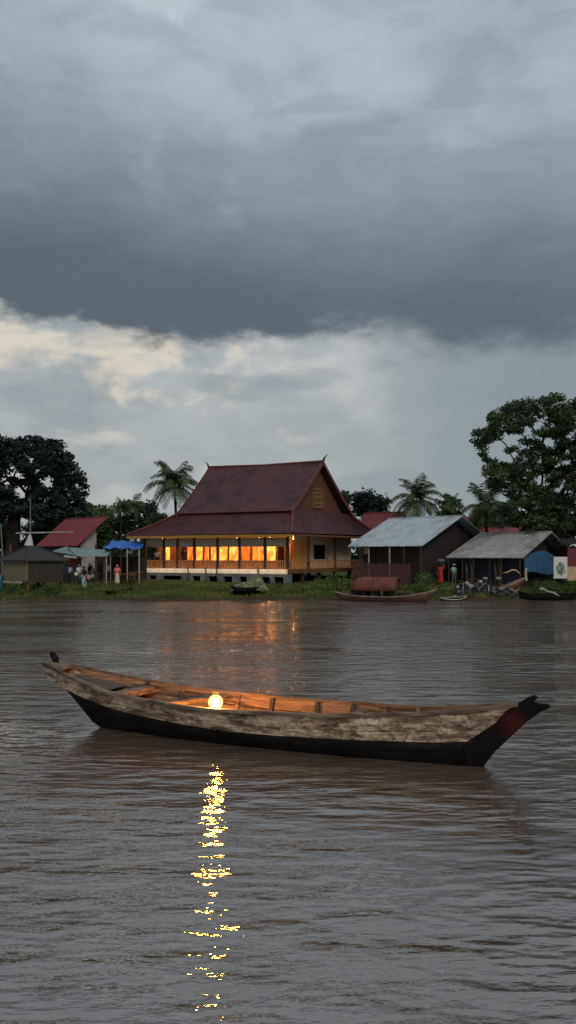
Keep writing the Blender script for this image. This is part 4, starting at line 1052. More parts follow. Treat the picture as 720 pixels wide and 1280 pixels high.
# market canopies
def canopy(name, label, corners, posts, m, sag=.12, rim=None):
    """corners: front-left, front-right, back-right, back-left as (px, py, D)"""
    c = [at(*q) for q in corners]; b = (c[0]+c[1])/2; g = ground(b.x, b.y)
    t = thing(name, label, 'stall', (b.x, b.y, g))
    n = 10; vs = []
    for i in range(n+1):
        for j in range(n+1):
            s, k = i/n, j/n; p = c[0].lerp(c[1], s).lerp(c[3].lerp(c[2], s), k)
            p.z -= sag*math.sin(math.pi*s*3)**2*.5+sag*math.sin(math.pi*k)*.6; p.z += .02*math.sin(i*2.2+j); vs.append(p)
    mb = MB().add(vs, [(i*(n+1)+j, (i+1)*(n+1)+j, (i+1)*(n+1)+j+1, i*(n+1)+j+1) for i in range(n) for j in range(n)])
    o = mb.build('sheet', m, t, True); s_ = o.modifiers.new('th','SOLIDIFY'); s_.thickness = .03
    for (px, D, py) in posts:
        p = gp(px, D); MB().tube([p-Vector((0,0,.2)), at(px, py, D)], .05, 6).build('post', PALEP if random.random() < .5 else WOODD, t)
    return t
GRN = mat('sage_sheet', lin((124,142,142)), lin((104,122,122)), rough=.55, scale=2, metal=.1)
ts = canopy('market_stall', 'stall under a sage green sheet roof beside the hut', [(96,695.5,61),(134,695.5,61),(140,688,64.5),(84,684,66)], [(103,61.2,695),(121,61.2,695),(133,61.2,695),(138,64,688),(86,65.5,685)], GRN, .06)
q = MB(); vs = []
for i in range(15):
    px = 83+i*1.45; D = 62.4+.12*(i % 2); vs += [at(px,707.5,D), at(px,697.5,D)]
q.add(vs, [(2*i,2*i+2,2*i+3,2*i+1) for i in range(14)])
solo(q, 'curtain', mat('pink_curtain', lin((196,120,96)), lin((150,80,62)), rough=.9, scale=3, stretch=(4,1,1)), 'salmon pink curtain hanging at the left side of the stall', 'curtain', at(93,707,62.4))
solo(MB().hexa([at(79,697,61.5),at(96,698,60.8),at(96,695,62.5),at(83,692,63.5)], [at(79,696,61.5),at(96,697,60.8),at(96,694,62.5),at(83,691,63.5)]), 'awning', mat('pale_awning', lin((160,164,164)), lin((140,142,142))), 'narrow pale awning sheet between the hut and the green stall roof', 'awning', at(88,697,62))
solo(MB().hexa([at(66,689.5,63),at(96,695,61.6),at(97,694,64),at(83,684,67)], [at(66,688.5,63),at(96,694,61.6),at(97,693,64),at(83,683,67)]), 'sheet_roof', GRN, 'slanting green sheet behind the right edge of the hut roof', 'roof sheet', at(80,690,64))
tb = canopy('tarp_stall', 'stall under a bright blue tarpaulin next to the big house', [(128,684,63.5),(176,685.5,62.5),(181,675.5,68),(140,675,68)], [(151,63,685),(159,63,685),(130,63.6,684),(174,62.6,685)], mat('blue_tarp', lin((14,100,190)), lin((10,82,165)), rough=.5, scale=2), .3)
bk = MB(); bk.box((at(152,0,66.5).x, 66.5, 1.9), (4.2,.1,1.9)); bk.build('back_wall', DKWALL, tb)
def table(px, D, w, label, hgt=.8, m=None, depth=.7):
    p = gp(px, D); t = thing('market_table', label, 'table', p, group='tables at the market stalls')
    MB().box((p.x,p.y,p.z+hgt), (w,depth,.05)).build('table_top', m or WOODB, t)
    for sx in (-1,1):
        for sy in (-1,1): MB().box((p.x+sx*(w/2-.08), p.y+sy*(depth/2-.07), p.z+hgt/2-.05), (.06,.06,hgt+.05)).build('leg', WOODD, t)
table(157, 62, 1.5, 'brown table under the front edge of the blue tarpaulin')
table(170, 63, 1.1, 'smaller brown table nearest the big house under the blue tarpaulin')
table(113, 62.5, 1.6, 'table behind the people under the green stall roof')
# chairs behind tables as slatted backs
def wchair(px, D, label):
    p = gp(px, D); t = thing('wooden_chair', label, 'chair', p, random.uniform(-.3,.3), 'wooden chairs under the blue tarpaulin')
    MB().box((0,0,.45), (.45,.42,.04)).build('seat', WOODB, t, local=True)
    b = MB(); b.box((-.2,.2,.7),(.04,.04,.6)); b.box((.2,.2,.7),(.04,.04,.6)); b.box((0,.2,.95),(.4,.03,.1)); b.box((0,.2,.75),(.4,.03,.06)); b.build('backrest', WOODB, t, local=True)
    for sx in (-1,1):
        for sy in (-1,1): MB().box((sx*.19,sy*.18,.215),(.04,.04,.43)).build('leg', WOODD, t, local=True)
wchair(164.5, 61.4, 'brown wooden chair between the two tables under the blue tarpaulin')
wchair(147.5, 64.5, 'brown wooden chair behind the person in the pink shirt')

# ------------------------------------------------------------------ red booth, picture board at the right
def rightside():
    p = gp(700.5, 58); t = thing('picture_board', 'white board with a dark green plant picture standing by the red booth', 'sign', p)
    a = at(692,723,58); b = at(709,696,58)
    MB().box(((a.x+b.x)/2, 58, (a.z+b.z)/2), (b.x-a.x, .06, b.z-a.z)).build('board', mat('off_white_board', lin((206,204,196)), lin((190,190,184)), rough=.7), t)
    art = MB()
    for i in range(110):
        ang = random.uniform(0, 6.28); q = random.uniform(0, 1)**.6; x = 701.5+math.cos(ang)*q*5.5; y = 711+math.sin(ang)*q*8; r = random.uniform(.02,.06)
        c = at(x, y, 57.955); e = random.uniform(0, 3.14); dx = Vector((math.cos(e),0,math.sin(e)))*r*1.8; dz = Vector((-math.sin(e),0,math.cos(e)))*r*.6
        off = Vector((0,-.0004*i,0)); art.add([c-dx+off,c+dz+off,c+dx+off,c-dz+off], [(0,1,2,3)])
    art.build('plant_picture', mat('picture_green', lin((58,90,84)), lin((110,136,116)), scale=5), t)
    for x in (693.5, 707.5): q = gp(x, 58.08); MB().tube([q-Vector((0,0,.2)), (q.x,q.y,a.z+.3)], .04, 5).build('leg', WOODD, t)
    p = gp(722, 60); t = thing('red_booth', 'dark red booth with a cream lower wall cut by the right edge', 'booth', p)
    x0, x1 = at(709.5,0,60).x, at(740,0,60).x; z = lambda y: H-(y-HY)*.06
    MB().box(((x0+x1)/2, 60.8, (z(683)+z(708))/2), (x1-x0, 1.6, z(683)-z(708))).build('upper_wall', mat('booth_red', lin((104,24,38)), lin((84,20,32)), rough=.6), t)
    MB().box(((x0+x1)/2, 60.75, (z(708)+z(726))/2-.005), (x1-x0+.02, 1.5, z(708)-z(726)-.01)).build('lower_wall', mat('booth_cream', lin((196,172,134)), lin((170,146,112)), rough=.7), t)
    MB().add([(x0-.6,59.6,z(679)),(x1+.4,59.6,z(679)),(x1+.4,62,z(672)),(x0-.6,62,z(672)),(x0-.6,59.6,z(680.5)),(x1+.4,59.6,z(680.5)),(x1+.4,62,z(673.5)),(x0-.6,62,z(673.5))], [(0,1,2,3),(7,6,5,4),(0,4,5,1),(1,5,6,2),(2,6,7,3),(3,7,4,0)]).build('roof', DKWALL, t)
    # shed wall strip behind
rightside()

# ------------------------------------------------------------------ people
SKIN = mat('skin', lin((120,84,64)), lin((104,72,54)), rough=.6)
HAIR = mat('hair_black', lin((20,18,18)), lin((14,12,12)), rough=.5)
def skin_mesh(name, verts, edges, rads, m, parent, sub=1, root=0):
    me = bpy.data.meshes.new(name+'_cage'); me.from_pydata(verts, edges, []); o = bpy.data.objects.new('tmp', me); COL.objects.link(o)
    o.modifiers.new('s', 'SKIN'); sv = me.skin_vertices[0].data
    for i, r in enumerate(rads): sv[i].radius = (r, r) if not isinstance(r, tuple) else r
    sv[root].use_root = True
    sb = o.modifiers.new('b', 'SUBSURF'); sb.levels = sub; sb.render_levels = sub
    dg = bpy.context.evaluated_depsgraph_get(); res = bpy.data.meshes.new_from_object(o.evaluated_get(dg)); bpy.data.objects.remove(o); bpy.data.meshes.remove(me)
    res.name = name; res.materials.clear(); res.materials.append(m)
    res.polygons.foreach_set('use_smooth', [True]*len(res.polygons))
    ob = bpy.data.objects.new(name, res); COL.objects.link(ob); ob.parent = parent; return ob
def person(label, pos, h, face, top, bottom, pose='stand', skirt=False, hat=None, group='people on the river bank', scarf=None, trousers=None):
    """face: heading in degrees, 0 looks towards the camera"""
    t = thing('person', label, 'person', pos, R(face), group); k = h/1.7
    lean = {'stand':0,'bend':.55,'walk':.06,'load':0}[pose]; sw = .16 if pose == 'walk' else .04
    def B(y, z):   # bend about the hips (forward is -y)
        z0 = .92; dz = z-z0
        return (y-dz*math.sin(lean), z0+dz*math.cos(lean)) if dz > 0 else (y, z)
    J = {}
    def J_(n, x, y, z): yy, zz = B(y, z); J[n] = (x*k, yy*k, zz*k)
    J_('pel',0,0,.95); J_('waist',0,0,1.08); J_('chest',0,.0,1.27); J_('neck',0,.0,1.44); J_('neck2',0,-.01,1.50); J_('head',0,-.02,1.58); J_('crown',0,0,1.65)
    J_('nose',0,-.105,1.575)
    ah = {'stand':(.0,.82,-.02),'walk':(.12,.84,-.1),'bend':(.0,.72,-.25),'load':(0,0,0)}[pose]
    for s, sx in (('l',-1),('r',1)):
        J[s+'hip'] = (sx*.10*k, 0, .90*k); J[s+'kn'] = (sx*.105*k, (-sx*sw-.02)*k, .49*k); J[s+'an'] = (sx*.11*k, sx*(-sw*.8)*k+.03*k, .09*k); J[s+'toe'] = (sx*.13*k, J[s+'an'][1]-.15*k, .035*k)
        J_(s+'sh', sx*.18, 0, 1.40)
        if pose == 'load' and sx == 1: J_(s+'el', .30, -.05, 1.50); J_(s+'wr', .17, -.05, 1.70); J_(s+'ha', .12,-.05,1.76); 
        else: J_(s+'el', sx*.24, .02+sx*sw*.5, 1.13); J_(s+'wr', sx*.24, -.10+sx*sw, .90); J_(s+'ha', sx*.235, -.13+sx*sw, .81)
        hx, hy, hz = J[s+'ha']; wx, wy, wz = J[s+'wr']; dv = Vector((hx-wx,hy-wy,hz-wz)).normalized(); 
        for i, off in enumerate((-.03,-.01,.01,.03)):
            b = Vector((hx,hy,hz))+Vector((0,off*k,0))+dv*(.055+.012*(1.5-abs(i-1.5)))*k; J[s+'f%d' % i] = tuple(b)
        J[s+'th'] = tuple(Vector((wx,wy,wz))+dv*.06*k+Vector((0,-.045*k,0)))
    rad = {'pel':.12,'waist':.105,'chest':.125,'neck':.06,'neck2':.052,'head':.088,'crown':.07,'nose':.018}
    for s in 'lr':
        rad.update({s+'hip':.085,s+'kn':.058,s+'an':.036,s+'toe':.028,s+'sh':.058,s+'el':.04,s+'wr':.028,s+'ha':.03,s+'th':.010})
        for i in range(4): rad[s+'f%d' % i] = .010
    E_ = [('pel','waist'),('waist','chest'),('chest','neck'),('neck','neck2'),('neck2','head'),('head','crown'),('head','nose')]
    for s in 'lr':
        E_ += [('pel',s+'hip'),(s+'hip',s+'kn'),(s+'kn',s+'an'),(s+'an',s+'toe'),('chest',s+'sh'),(s+'sh',s+'el'),(s+'el',s+'wr'),(s+'wr',s+'ha'),(s+'wr',s+'th')]+[(s+'ha',s+'f%d' % i) for i in range(4)]
    ns = list(J); ix = {n: i for i, n in enumerate(ns)}
    skin_mesh('body', [J[n] for n in ns], [(ix[a], ix[b]) for a, b in E_], [rad[n]*k for n in ns], SKIN, t)
    # shirt
    sn = ['pel','waist','chest','neck','lsh','lel','rsh','rel']; si = {n: i for i, n in enumerate(sn)}
    skin_mesh('shirt', [J[n] for n in sn], [(si[a], si[b]) for a, b in (('pel','waist'),('waist','chest'),('chest','neck'),('chest','lsh'),('lsh','lel'),('chest','rsh'),('rsh','rel'))],
              [(rad[n]+(.028 if n != 'neck' else .012))*k for n in sn], top, t)
    if skirt:
        z0 = 1.02*k; MB().lathe([(.155*k,z0),(.17*k,.92*k),(.19*k,.6*k),(.215*k,.3*k),(.225*k,.12*k),(.19*k,.12*k)], (0,0,0), 16, 1, .8).build('skirt', bottom, t, True, local=True)
    else:
        tn = ['pel','lhip','lkn','lan','rhip','rkn','ran']; ti = {n: i for i, n in enumerate(tn)}
        skin_mesh('trousers', [J[n] for n in tn], [(ti[a], ti[b]) for a, b in (('pel','lhip'),('lhip','lkn'),('lkn','lan'),('pel','rhip'),('rhip','rkn'),('rkn','ran'))], [(rad[n]+.022)*k for n in tn], bottom, t)
    hx, hy, hz = J['head']; MB().ball((hx,hy+.018*k,hz+.03*k), .108*k, 12, 8, sq=(.95,1.0,1.0)).build('headscarf' if scarf else 'hair', scarf or HAIR, t, True, local=True)
    if hat: MB().lathe([(.2*k,0),(.2*k,.012),(.11*k,.03*k),(.10*k,.10*k),(.04*k,.13*k)], (hx,hy,hz+.06*k), 16).build('hat', hat, t, True, local=True)
    return t, J, k
def cloth(n, c): return mat('cloth_'+n, lin(c), tuple(v*.85 for v in lin(c)), rough=.9, scale=6)
C_NAVY=cloth('navy',(32,40,78)); C_BLK=cloth('black',(26,24,28)); C_WHT=cloth('white',(200,200,204)); C_TEAL=cloth('teal',(70,120,128)); C_PINK=cloth('pink',(206,120,116)); C_CRM=cloth('cream',(202,178,158))
C_RED=cloth('red',(176,44,26)); C_MINT=cloth('mint',(150,186,176)); C_GREY=cloth('grey',(96,96,100)); C_JEAN=cloth('denim',(56,70,96)); C_MAUV=cloth('mauve',(130,100,120)); C_GRN=cloth('green',(52,70,54))
person('person in a navy blue shirt nearest the hut', stand(81.5,730.5), 1.55, 20, C_NAVY, C_BLK)
person('person in a white top and dark trousers just right of the navy blue shirt', stand(87,730), 1.5, -30, C_WHT, C_BLK, 'stand')
person('person with a teal scarf and white top standing left of the figure in black', stand(98.5,732), 1.62, 60, C_WHT, C_JEAN, 'walk', scarf=C_TEAL)
pb, J, k = person('person in a black top and pale trousers walking down the grass', stand(105.5,736), 1.66, -50, C_BLK, C_MINT, 'walk')
person('stooping person in a grey shirt and white hat under the green stall roof', stand(119.5,730), 1.6, -70, C_GREY, C_GRN, 'bend', hat=C_WHT)
person('person in a mauve shirt in the shadow behind the pink shirted person', stand(135.5,728), 1.5, 10, C_MAUV, C_BLK)
person('person in a pink shirt and long cream skirt standing alone before the blue tarpaulin', stand(146.5,731.5), 1.56, 0, C_PINK, C_CRM, skirt=True, scarf=C_PINK)
person('person in dark clothes beneath the middle of the green stall roof', stand(112,729), 1.55, 130, C_BLK, C_JEAN)
prd, Jr, kr = person('person in a long red robe carrying a bundle on the head by the grey shed', stand(551,731), 1.6, -20, C_RED, C_RED, 'load', skirt=True)
person('person in a mint top and white cap standing right of the red robe', stand(567.5,731), 1.58, 15, C_MINT, C_GREY, hat=C_WHT)
pv = HP(HDIM[0]+3.6, HDIM[2]+.9, HDIM[3]); person('person in dark clothes on the veranda behind the railing', pv, 1.6, 10, C_BLK, C_BLK, group='people on the veranda')
pv = HP(HDIM[0]+.9, HDIM[2]+.8, HDIM[3]); person('person in a white shirt at the left end of the veranda', pv, 1.6, -10, C_WHT, C_BLK, group='people on the veranda')
pp = Vector(prd.location); solo(MB().ball(pp+Vector((0,0,1.84)), .24, 14, 8, .3, (1.25,1,.62), 3), 'bundle', C_GREY, 'grey cloth bundle carried on the head of the person in red', 'bundle', pp+Vector((0,0,1.7)), smooth=True)
pp = Vector(pb.location); solo(MB().ball(pp+Vector((.34,-.05,.82)), .2, 12, 8, .3, (.9,.6,1), 5), 'bag', cloth('rose', (170,120,118)), 'rose pink bag at the side of the figure in black', 'bag', pp+Vector((.34,-.05,.6)), smooth=True)
pp = stand(98.5,732); solo(MB().ball(pp+Vector((-.12,-.3,.88)), .16, 12, 8, .15, (1,.5,1), 6), 'bag', C_WHT, 'round white bag held in front of the person with the teal scarf', 'bag', pp+Vector((-.12,-.3,.7)), smooth=True)

# ------------------------------------------------------------------ small boats
def small_hull(t, org, L_, w, h, d, m, rimm, bow=.5, stern=.25, tilt=0, low=-.12):
    """open hull along unit direction d from org (stern) with rim"""
    d = Vector(d).normalized(); s = Vector((-d.y, d.x, 0)); rows = []; rim = [[],[]]; n = 20
    R_ = Matrix.Rotation(tilt, 3, d)
    for i in range(n+1):
        k = i/n; wd = w*(math.sin(math.pi*(.12+.88*k) if k > .5 else math.pi*(.16+.84*k*.95)))**.6*.5 if 0 < k < 1 else .04
        wd = max(.03, w*.5*(1-abs(2*k-1)**2.6)); z = h+bow*max(0, (k-.55)/.45)**2+stern*max(0, (.35-k)/.35)**2
        zk = low+(z*.85-low)*max(0, (k-.86)/.14)**1.3+(z*.8-low)*max(0, (.10-k)/.10)**1.3
        c = d*L_*k; row = []
        for (a, zz) in ((-1,z),(-.82,(z+zk)/2),(-.5,zk+.04),(0,zk),(.5,zk+.04),(.82,(z+zk)/2),(1,z)): row.append(Vector(org)+R_@(c+s*a*wd+Vector((0,0,zz))))
        rows.append(row); rim[0].append(row[0]); rim[1].append(row[-1])
    m_ = MB().add([v for r in rows for v in r], [(i*7+j, i*7+j+1, (i+1)*7+j+1, (i+1)*7+j) for i in range(n) for j in range(6)])
    hu = m_.build('hull', m, t, True); sm = hu.modifiers.new('th','SOLIDIFY'); sm.thickness = .04
    for r in rim: MB().tube([p+Vector((0,0,.01)) for p in r], .035, 6).build('gunwale', rimm, t)
    return rows
HULLR = mat('red_brown_hull', lin((84,46,34)), lin((58,34,28)), rough=.6, scale=3)
RUST = mat('rusty_canopy', lin((112,62,42)), lin((84,48,34)), rough=.85, scale=2, c3=lin((68,42,33)))
def covered_boat():
    D = 52.4; a = at(418,0,D+1.2); b = at(546,0,D-1.5); a.z = b.z = 0; d = b-a; L_ = d.length
    t = thing('covered_boat', 'long moored boat with a rust coloured arched canopy at the bank', 'boat', (a+b)/2)
    small_hull(t, a, L_, 1.3, .30, d, HULLR, mat('pale_rim', lin((150,132,116)), lin((110,94,80))), bow=.50, stern=.22)
    u = d.normalized(); s = Vector((-u.y,u.x,0)); k0, k1 = (441-418)/128*L_, (500-418)/128*L_
    def arch(x, r, z0, n=12, w=.60, hh=.88):
        return [a+u*x+s*(-math.cos(math.pi*i/n))*w*r+Vector((0,0,z0+math.sin(math.pi*i/n)**.8*hh*r)) for i in range(n+1)]
    mb = MB(); N_ = 9; rows = [arch(k0+(k1-k0)*i/(N_-1), (.6,.9,1,1,1,1,1,1.02,1.03)[i]+.012*(i % 2), .68) for i in range(N_)]
    vs = [v for r in rows for v in r]; n = 13
    mb.add(vs, [(i*n+j, i*n+j+1, (i+1)*n+j+1, (i+1)*n+j) for i in range(N_-1) for j in range(n-1)])
    o = mb.build('canopy', RUST, t, True); o.modifiers.new('th','SOLIDIFY').thickness = .03
    for x in (k0+.1, (k0+k1)/2, k1-.1):
        for sg in (-1,1): p = a+u*x+s*sg*.58; MB().tube([p+Vector((0,0,.25)), p+Vector((0,0,.72))], .03, 5).build('support', WOODD, t)
        MB().tube([p for p in arch(x, 1.02, .68)], .03, 5).build('hoop', WOODD, t)
    ec = MB(); ar = arch(k1-.15, .97, .68); ec.add(ar, [tuple(range(len(ar)))]); ec.build('arch_shade_sheet', DKWALL, t)  # dark sheet in the open arch, interior shade put into its colour
    for x, hb in ((k0+.3,.62), (k0+.95,.5), (k0+1.6,.68), (k1-.6,.55), (k1+.35,.42)): p = a+u*x; c = MB(); c.box((p.x,p.y,.15+hb/2), (.52,.75,hb), rot=Matrix.Rotation(x, 3, 'Z')); c.build('cargo_box', DKWALL, t)
covered_boat()
def bank_boats():
    p = stand(131,746); q = stand(164,739); d = q-p; d.z = 0
    t = thing('beached_boat', 'small black boat pulled up on the grass below the blue tarpaulin', 'boat', p)
    small_hull(t, p+Vector((0,0,.05)), d.length*1.02, .8, .22, d, W_TAR, W_TAR, .22, .1, .1, 0)
    p = at(290,0,54.6); q = at(326,0,54.9); p.z = q.z = 0; d = q-p
    t = thing('loaded_boat', 'dark boat heaped with a pale green cover below the big house', 'boat', (p+q)/2+Vector((0,0,.2)))
    small_hull(t, p-d.normalized()*.1+Vector((0,0,.30)), d.length*1.12, 1.35, .50, d, W_TAR, WOODD, .12, .1, 0, 0)
    mb = MB(); n, m_ = 26, 12; vs = []
    prof = [(289,733.5),(296,730.5),(305,728),(312,726.5),(315,721.5),(320,719),(325,720.5),(329,727),(333,733),(336,738)]
    for i in range(n+1):
        k = i/n; x = 289+47*k; y = float(np.interp(x, [a[0] for a in prof], [a[1] for a in prof])); c = at(x, y, 55); zt = c.z
        for j in range(m_+1):
            s = -1+2*j/m_; z = .62+(zt-.62)*(1-abs(s)**2.2)+.10*mnoise.noise(Vector((i*.5,j*.8,1))); vs.append((c.x+.05*math.sin(j*2), 55+s*.62, z))
    mb.add(vs, [(i*(m_+1)+j, (i+1)*(m_+1)+j, (i+1)*(m_+1)+j+1, i*(m_+1)+j+1) for i in range(n) for j in range(m_)])
    o = mb.build('cover', mat('pale_green_cover', lin((128,132,98)), lin((58,68,42)), rough=.9, scale=4, bump=.08, c3=lin((40,50,32))), t); 
bank_boats()
STEEL = mat('dull_steel', lin((96,98,102)), lin((40,40,42)), rough=.4, scale=9, metal=.5)
BLKM = mat('black_metal', lin((24,24,26)), lin((34,32,32)), rough=.5)
def wrecks():
    # tipped wooden boat whose bow points up to the right
    D = 54.6; a, b = at(612,0,D), at(661,0,D+.5); za = .35; 
    t = thing('tipped_boat', 'brown wooden boat tipped on the bank with its pale stem pointing up', 'boat', ((a.x+b.x)/2, D, .5))
    A, Bp = at(606,744,D), at(657,722,D+.4); u = (Bp-A).normalized(); s = Vector((0,1,0)); up = u.cross(s)*-1
    if up.z < 0: up = -up
    rows = []; n = 14; L_ = (Bp-A).length
    for i in range(n+1):
        k = i/n; wd = .45*(1-abs(2*k-1)**2.2)+.03; dp = .62*math.sin(math.pi*min(1, .15+.8*k))
        rows.append([A+u*L_*k+s*x*wd-up*dp*z for x, z in ((-1,0),(-.8,.55),(-.4,.95),(.4,.95),(.8,.55),(1,0))])
    hb = MB().add([v for r in rows for v in r], [(i*6+j, i*6+j+1, (i+1)*6+j+1, (i+1)*6+j) for i in range(n) for j in range(5)])
    o = hb.build('hull', mat('orange_brown_hull', lin((110,62,40)), lin((74,44,32)), rough=.7, scale=3), t); o.modifiers.new('th','SOLIDIFY').thickness = .04
    for e in (0, 5): MB().tube([r[e] for r in rows], .045, 6).build('gunwale', mat('pale_rim', (0,0,0)), t)
    MB().tube([at(657.5,726,D+.4), at(657,716,D+.4), at(657.8,710,D+.4)], [.11,.09,.07], 8).build('stem', PALEP, t)
    # dark flat boat at the far right
    D = 53.6; a, b = at(648,0,D), at(722,0,D); a.z = b.z = 0; t = thing('dark_boat', 'black flat boat with a torn white edge half in the water at right', 'boat', (a+b)/2)
    small_hull(t, a+Vector((0,0,.02)), (b-a).length, 1.1, .30, b-a, W_TAR, W_TAR, .12, .25, .15)
    MB().tube([at(675,737,D-.5), at(678,735.5,D-.5), at(684,739,D-.5), at(692,741,D-.5), at(699,745,D-.5)], [.07,.09,.05,.07,.03], 7).build('torn_edge', PALEP, t)
    # low pale canoe end at the left of the pile
    a, b = at(551,0,52.8), at(583,0,53.2); a.z = b.z = 0; t = thing('canoe', 'half sunken canoe with a pale rim at the left end of the wreckage', 'boat', (a+b)/2)
    small_hull(t, a, (b-a).length, .7, .12, b-a, W_TAR, PALEP, .16, .04, .15)
    # longtail engines: block, fan housing, tubes, propeller shaft
    def engine(px, D, sc, ang, label):
        p = gp(px, D); p.z = max(p.z, .1); t = thing('longtail_engine', label, 'engine', p, R(ang), 'engines heaped on the bank')
        e = MB(); e.box((0,0,.32*sc), (.5*sc,.4*sc,.34*sc)); e.box((0,0,.54*sc), (.3*sc,.32*sc,.14*sc)); e.build('block', BLKM, t, local=True)
        for i in range(5): MB().box((.27*sc, 0, (.2+.06*i)*sc), (.02,.36*sc,.02*sc)).build('fin', STEEL, t, local=True) if i in (0,2,4) else None
        w = MB(); w.tube([(-.27*sc,0,.34*sc),(-.36*sc,0,.34*sc)], [.19*sc,.17*sc], 14); w.build('flywheel', STEEL, t, True, local=True)
        if ang % 3 == 0: w = MB(); w.lathe([(.08*sc,0),(.12*sc,.04*sc),(.12*sc,.16*sc),(.07*sc,.2*sc)], (.0,.05,.62*sc), 12).build('fuel_tank', mat('tank_white', lin((170,168,164)), lin((120,118,116)), rough=.4), t, True, local=True)
        MB().tube([(.2*sc,0,.4*sc),(.5*sc,.05,.62*sc),(.9*sc,.0,.42*sc),(1.9*sc,-.1,.05)], .028, 6).build('shaft', STEEL, t, True, local=True)
        MB().tube([(-.1*sc,.15,.6*sc),(-.3*sc,.2,.85*sc),(-.6*sc,.2,.9*sc)], .022, 6).build('tiller', STEEL, t, True, local=True)
        for i in range(7):
            x = random.uniform(-.4,.6); MB().tube([(x,-.25,.05),(x+random.uniform(-.2,.2),-.32,.35*sc),(x+random.uniform(-.4,.4),-.2,random.uniform(.4,.8)*sc)], .018, 5).build('pipe', STEEL if i % 2 else PALEP, t, True, local=True)
        return t
    for (px, D, sc, ang, lb) in ((573,54.0,.9,75,'engine furthest left on the heap beside the pale plank'),(579,54.8,1.2,200,'engine standing at the back of the heap behind the pale plank'),(600,54.7,1.2,-60,'engine at the back of the heap under the first white crate'),(612,54.8,1.1,110,'engine at the back of the heap between the two white crates'),(636,54.3,.9,20,'engine half under the sagging black tarpaulin heap'),(584,54.2,1.15,15,'engine with white tank at the left of the wreckage heap'),(594,53.9,1.0,140,'engine leaning beside the wooden stake in the heap'),(606,54.1,1.05,-25,'engine in the middle of the heap below the shed posts'),(618,53.8,.95,40,'engine lying under the tipped wooden boat'),(629,53.9,.85,190,'lowest engine at the right end of the heap by the black boat')): engine(px, D, sc, ang, lb)
    # tangled net under everything
    c0 = gp(603, 54.35); mb = MB(); n, k_ = 44, 14; vs = []
    for i in range(n+1):
        for j in range(k_+1):
            a_ = i/n*2-1; b_ = j/k_*2-1; hgt = .62*(1-abs(a_)**2)*(1-abs(b_)**2)*(.75+.9*mnoise.noise(Vector((i*.45,j*.6,4))))+.12*mnoise.noise(Vector((i*1.3,j*1.3,9)))
            vs.append((c0.x+a_*2.15, c0.y+b_*.6, c0.z-.12+max(-.1, hgt)))
    mb.add(vs, [(i*(k_+1)+j, (i+1)*(k_+1)+j, (i+1)*(k_+1)+j+1, i*(k_+1)+j+1) for i in range(n) for j in range(k_)])
    solo(mb, 'fishing_net', mat('dark_net', lin((58,54,52)), lin((24,22,24)), rough=.9, scale=14, c3=lin((120,116,112)), bump=.05, contrast=(.45,.55)), 'wide tangled dark net spread under the heap of engines', 'net', c0)
    # loose timbers and pipes
    for (x0,y0,x1,y1,r,m_,lb,nm) in ((561,749,576,743,.07,PALEP,'thick pale plank sloping at the left of the wreckage','plank'),(597,751,596,729,.09,WOODB,'upright weathered stake standing in the heap','stake'),(612,748,638,737,.05,WOODD,'dark timber leaning in the middle of the heap','timber'),(620,751,606,733,.04,STEEL,'long steel pipe leaning left in the heap','pipe'),(631,751,622,738,.035,STEEL,'short steel pipe beside the tipped boat','pipe'),(640,751,612,745,.04,STEEL,'low steel pipe lying along the water edge','pipe'),(665,752,722,748,.05,W_TAR,'long tarred pole lying along the water at right','pole'),(541,752,562,750,.05,PALEP,'pale pole floating just right of the covered boat','pole')):
        p, q = at(x0,y0,53.6), at(x1,y1,53.9); solo(MB().tube([p, p.lerp(q,.5)+Vector((0,0,.03)), q], [r,r*.9,r*.75], 7), nm, m_, lb, nm, p)
    for (px, py, D, r, c, lb) in ((587,734,54.3,.26,'pattern','pale lilac cloth bundle on top of the engines'),(612,740,54.0,.24,'dun','dark grey sack in the middle of the wreckage'),(575,745,53.9,.26,'dun','black sack beside the pale plank'),(640,746,53.8,.3,'dun','sagging black tarpaulin heap at the foot of the tipped boat'),(624,745,54,.24,'dun','small dark sack under the steel pipes'),(600,746,54,.3,'dun','wide dark sack beside the wooden stake')):
        mm = cloth('lilac',(130,128,148)) if c == 'pattern' else cloth('sack',(40,38,40)); c0 = at(px,py,D); solo(MB().ball(c0, r, 14, 9, .5, (1.2,.9,.8), px), 'sack', mm, lb, 'sack', c0-Vector((0,0,r*.7)), 'sacks among the wreckage', True)
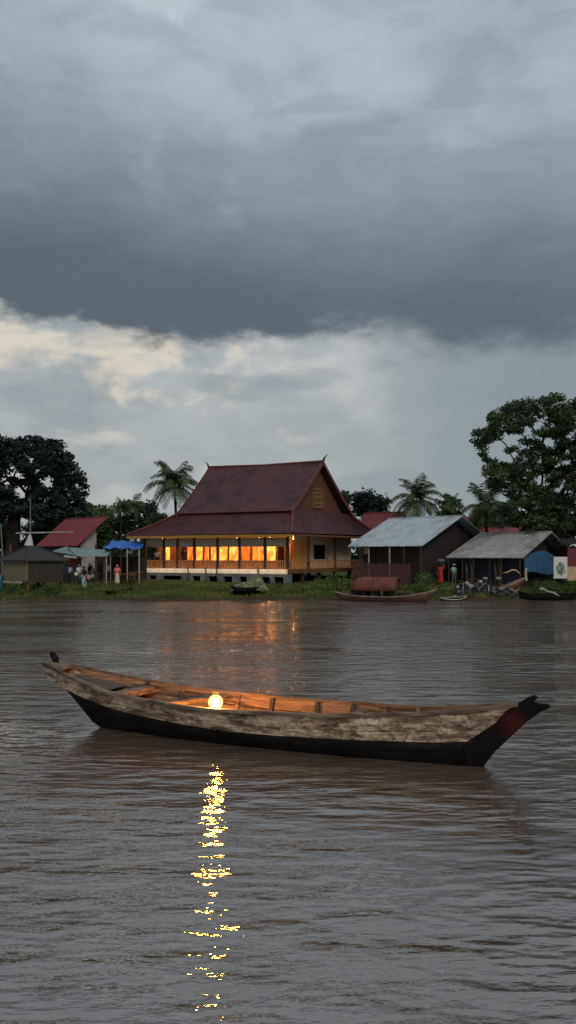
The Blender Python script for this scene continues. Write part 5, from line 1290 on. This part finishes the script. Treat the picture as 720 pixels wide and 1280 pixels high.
    # tan curved awning frame on the shed front
    p = at(629,716,55.6); solo(MB().tube([p, at(634,715.5,55.6), at(640,712.5,55.6), at(645,713,55.6), at(648,715.5,55.6), at(651,719,55.6)], [.03,.045,.06,.06,.05,.03], 8), 'bent_board', mat('tan_board', lin((190,168,124)), lin((150,128,92))), 'tan curved board propped up in front of the grey shed', 'board', gp(648,55.6), smooth=True)
    for (px,lb) in ((606.5,'white crate just left of the tan curved board'),(623,'white crate nearest the tan curved board')):
        c = at(px,720.5,56.4); t = thing('crate', lb, 'crate', c-Vector((0,0,.2)), R(20), 'white crates at the shed'); b = MB()
        b.box((0,0,.02),(.26,.22,.03)); b.box((-.12,0,.09),(.02,.22,.12)); b.box((.12,0,.09),(.02,.22,.12)); b.box((0,-.1,.05),(.22,.02,.05)); b.box((0,-.1,.12),(.22,.02,.04)); b.box((0,.1,.09),(.22,.02,.12)); b.build('crate_body', PALEP, t, local=True)
        ps = MB(); ps.box((0,0,-.55),(.22,.2,1.1)); ps.build('stand', DKWALL, t, local=True)
wrecks()

# ------------------------------------------------------------------ shrubs and weeds on the bank
for (px, D, w, h, lb, m_) in (
    (403,57.5,22,24,'leafy green shrub at the right foot of the big house plinth',LF_BUSH),
    (420,57.3,26,30,'tallest green shrub just left of the covered boat',LF_BUSH),
    (385,57,18,12,'low green shrub under the side veranda',LF_BUSH),
    (537,56.5,34,30,'wide green shrub between the picket fence and the person in red',LF_BUSH),
    (519,55.6,18,18,'low green shrub behind the bow of the covered boat',LF_MID),
    (560,55.6,26,14,'low green weeds in front of the person in the mint top',LF_BUSH),
    (594,56.4,30,14,'low dark weeds behind the engine heap',LF_MID),
    (681,56.2,40,20,'wide grassy shrub below the picture board',LF_MID),
    (712,56,26,20,'grassy shrub at the right edge below the red booth',LF_MID),
    (20,55.3,36,16,'rank weeds under the left half of the hut',LF_MID),
    (58,55.2,40,15,'rank weeds under the right half of the hut',LF_MID),
    (342,58.5,16,12,'small weeds at the plinth beside the loaded boat',LF_MID),
    (438,57.6,16,20,'dark shrub where the side veranda meets the picket fence',LF_MID),
    (455,56.2,34,14,'low weeds behind the stern of the covered boat',LF_MID)):
    bush(px, D, w, h, lb, m_)
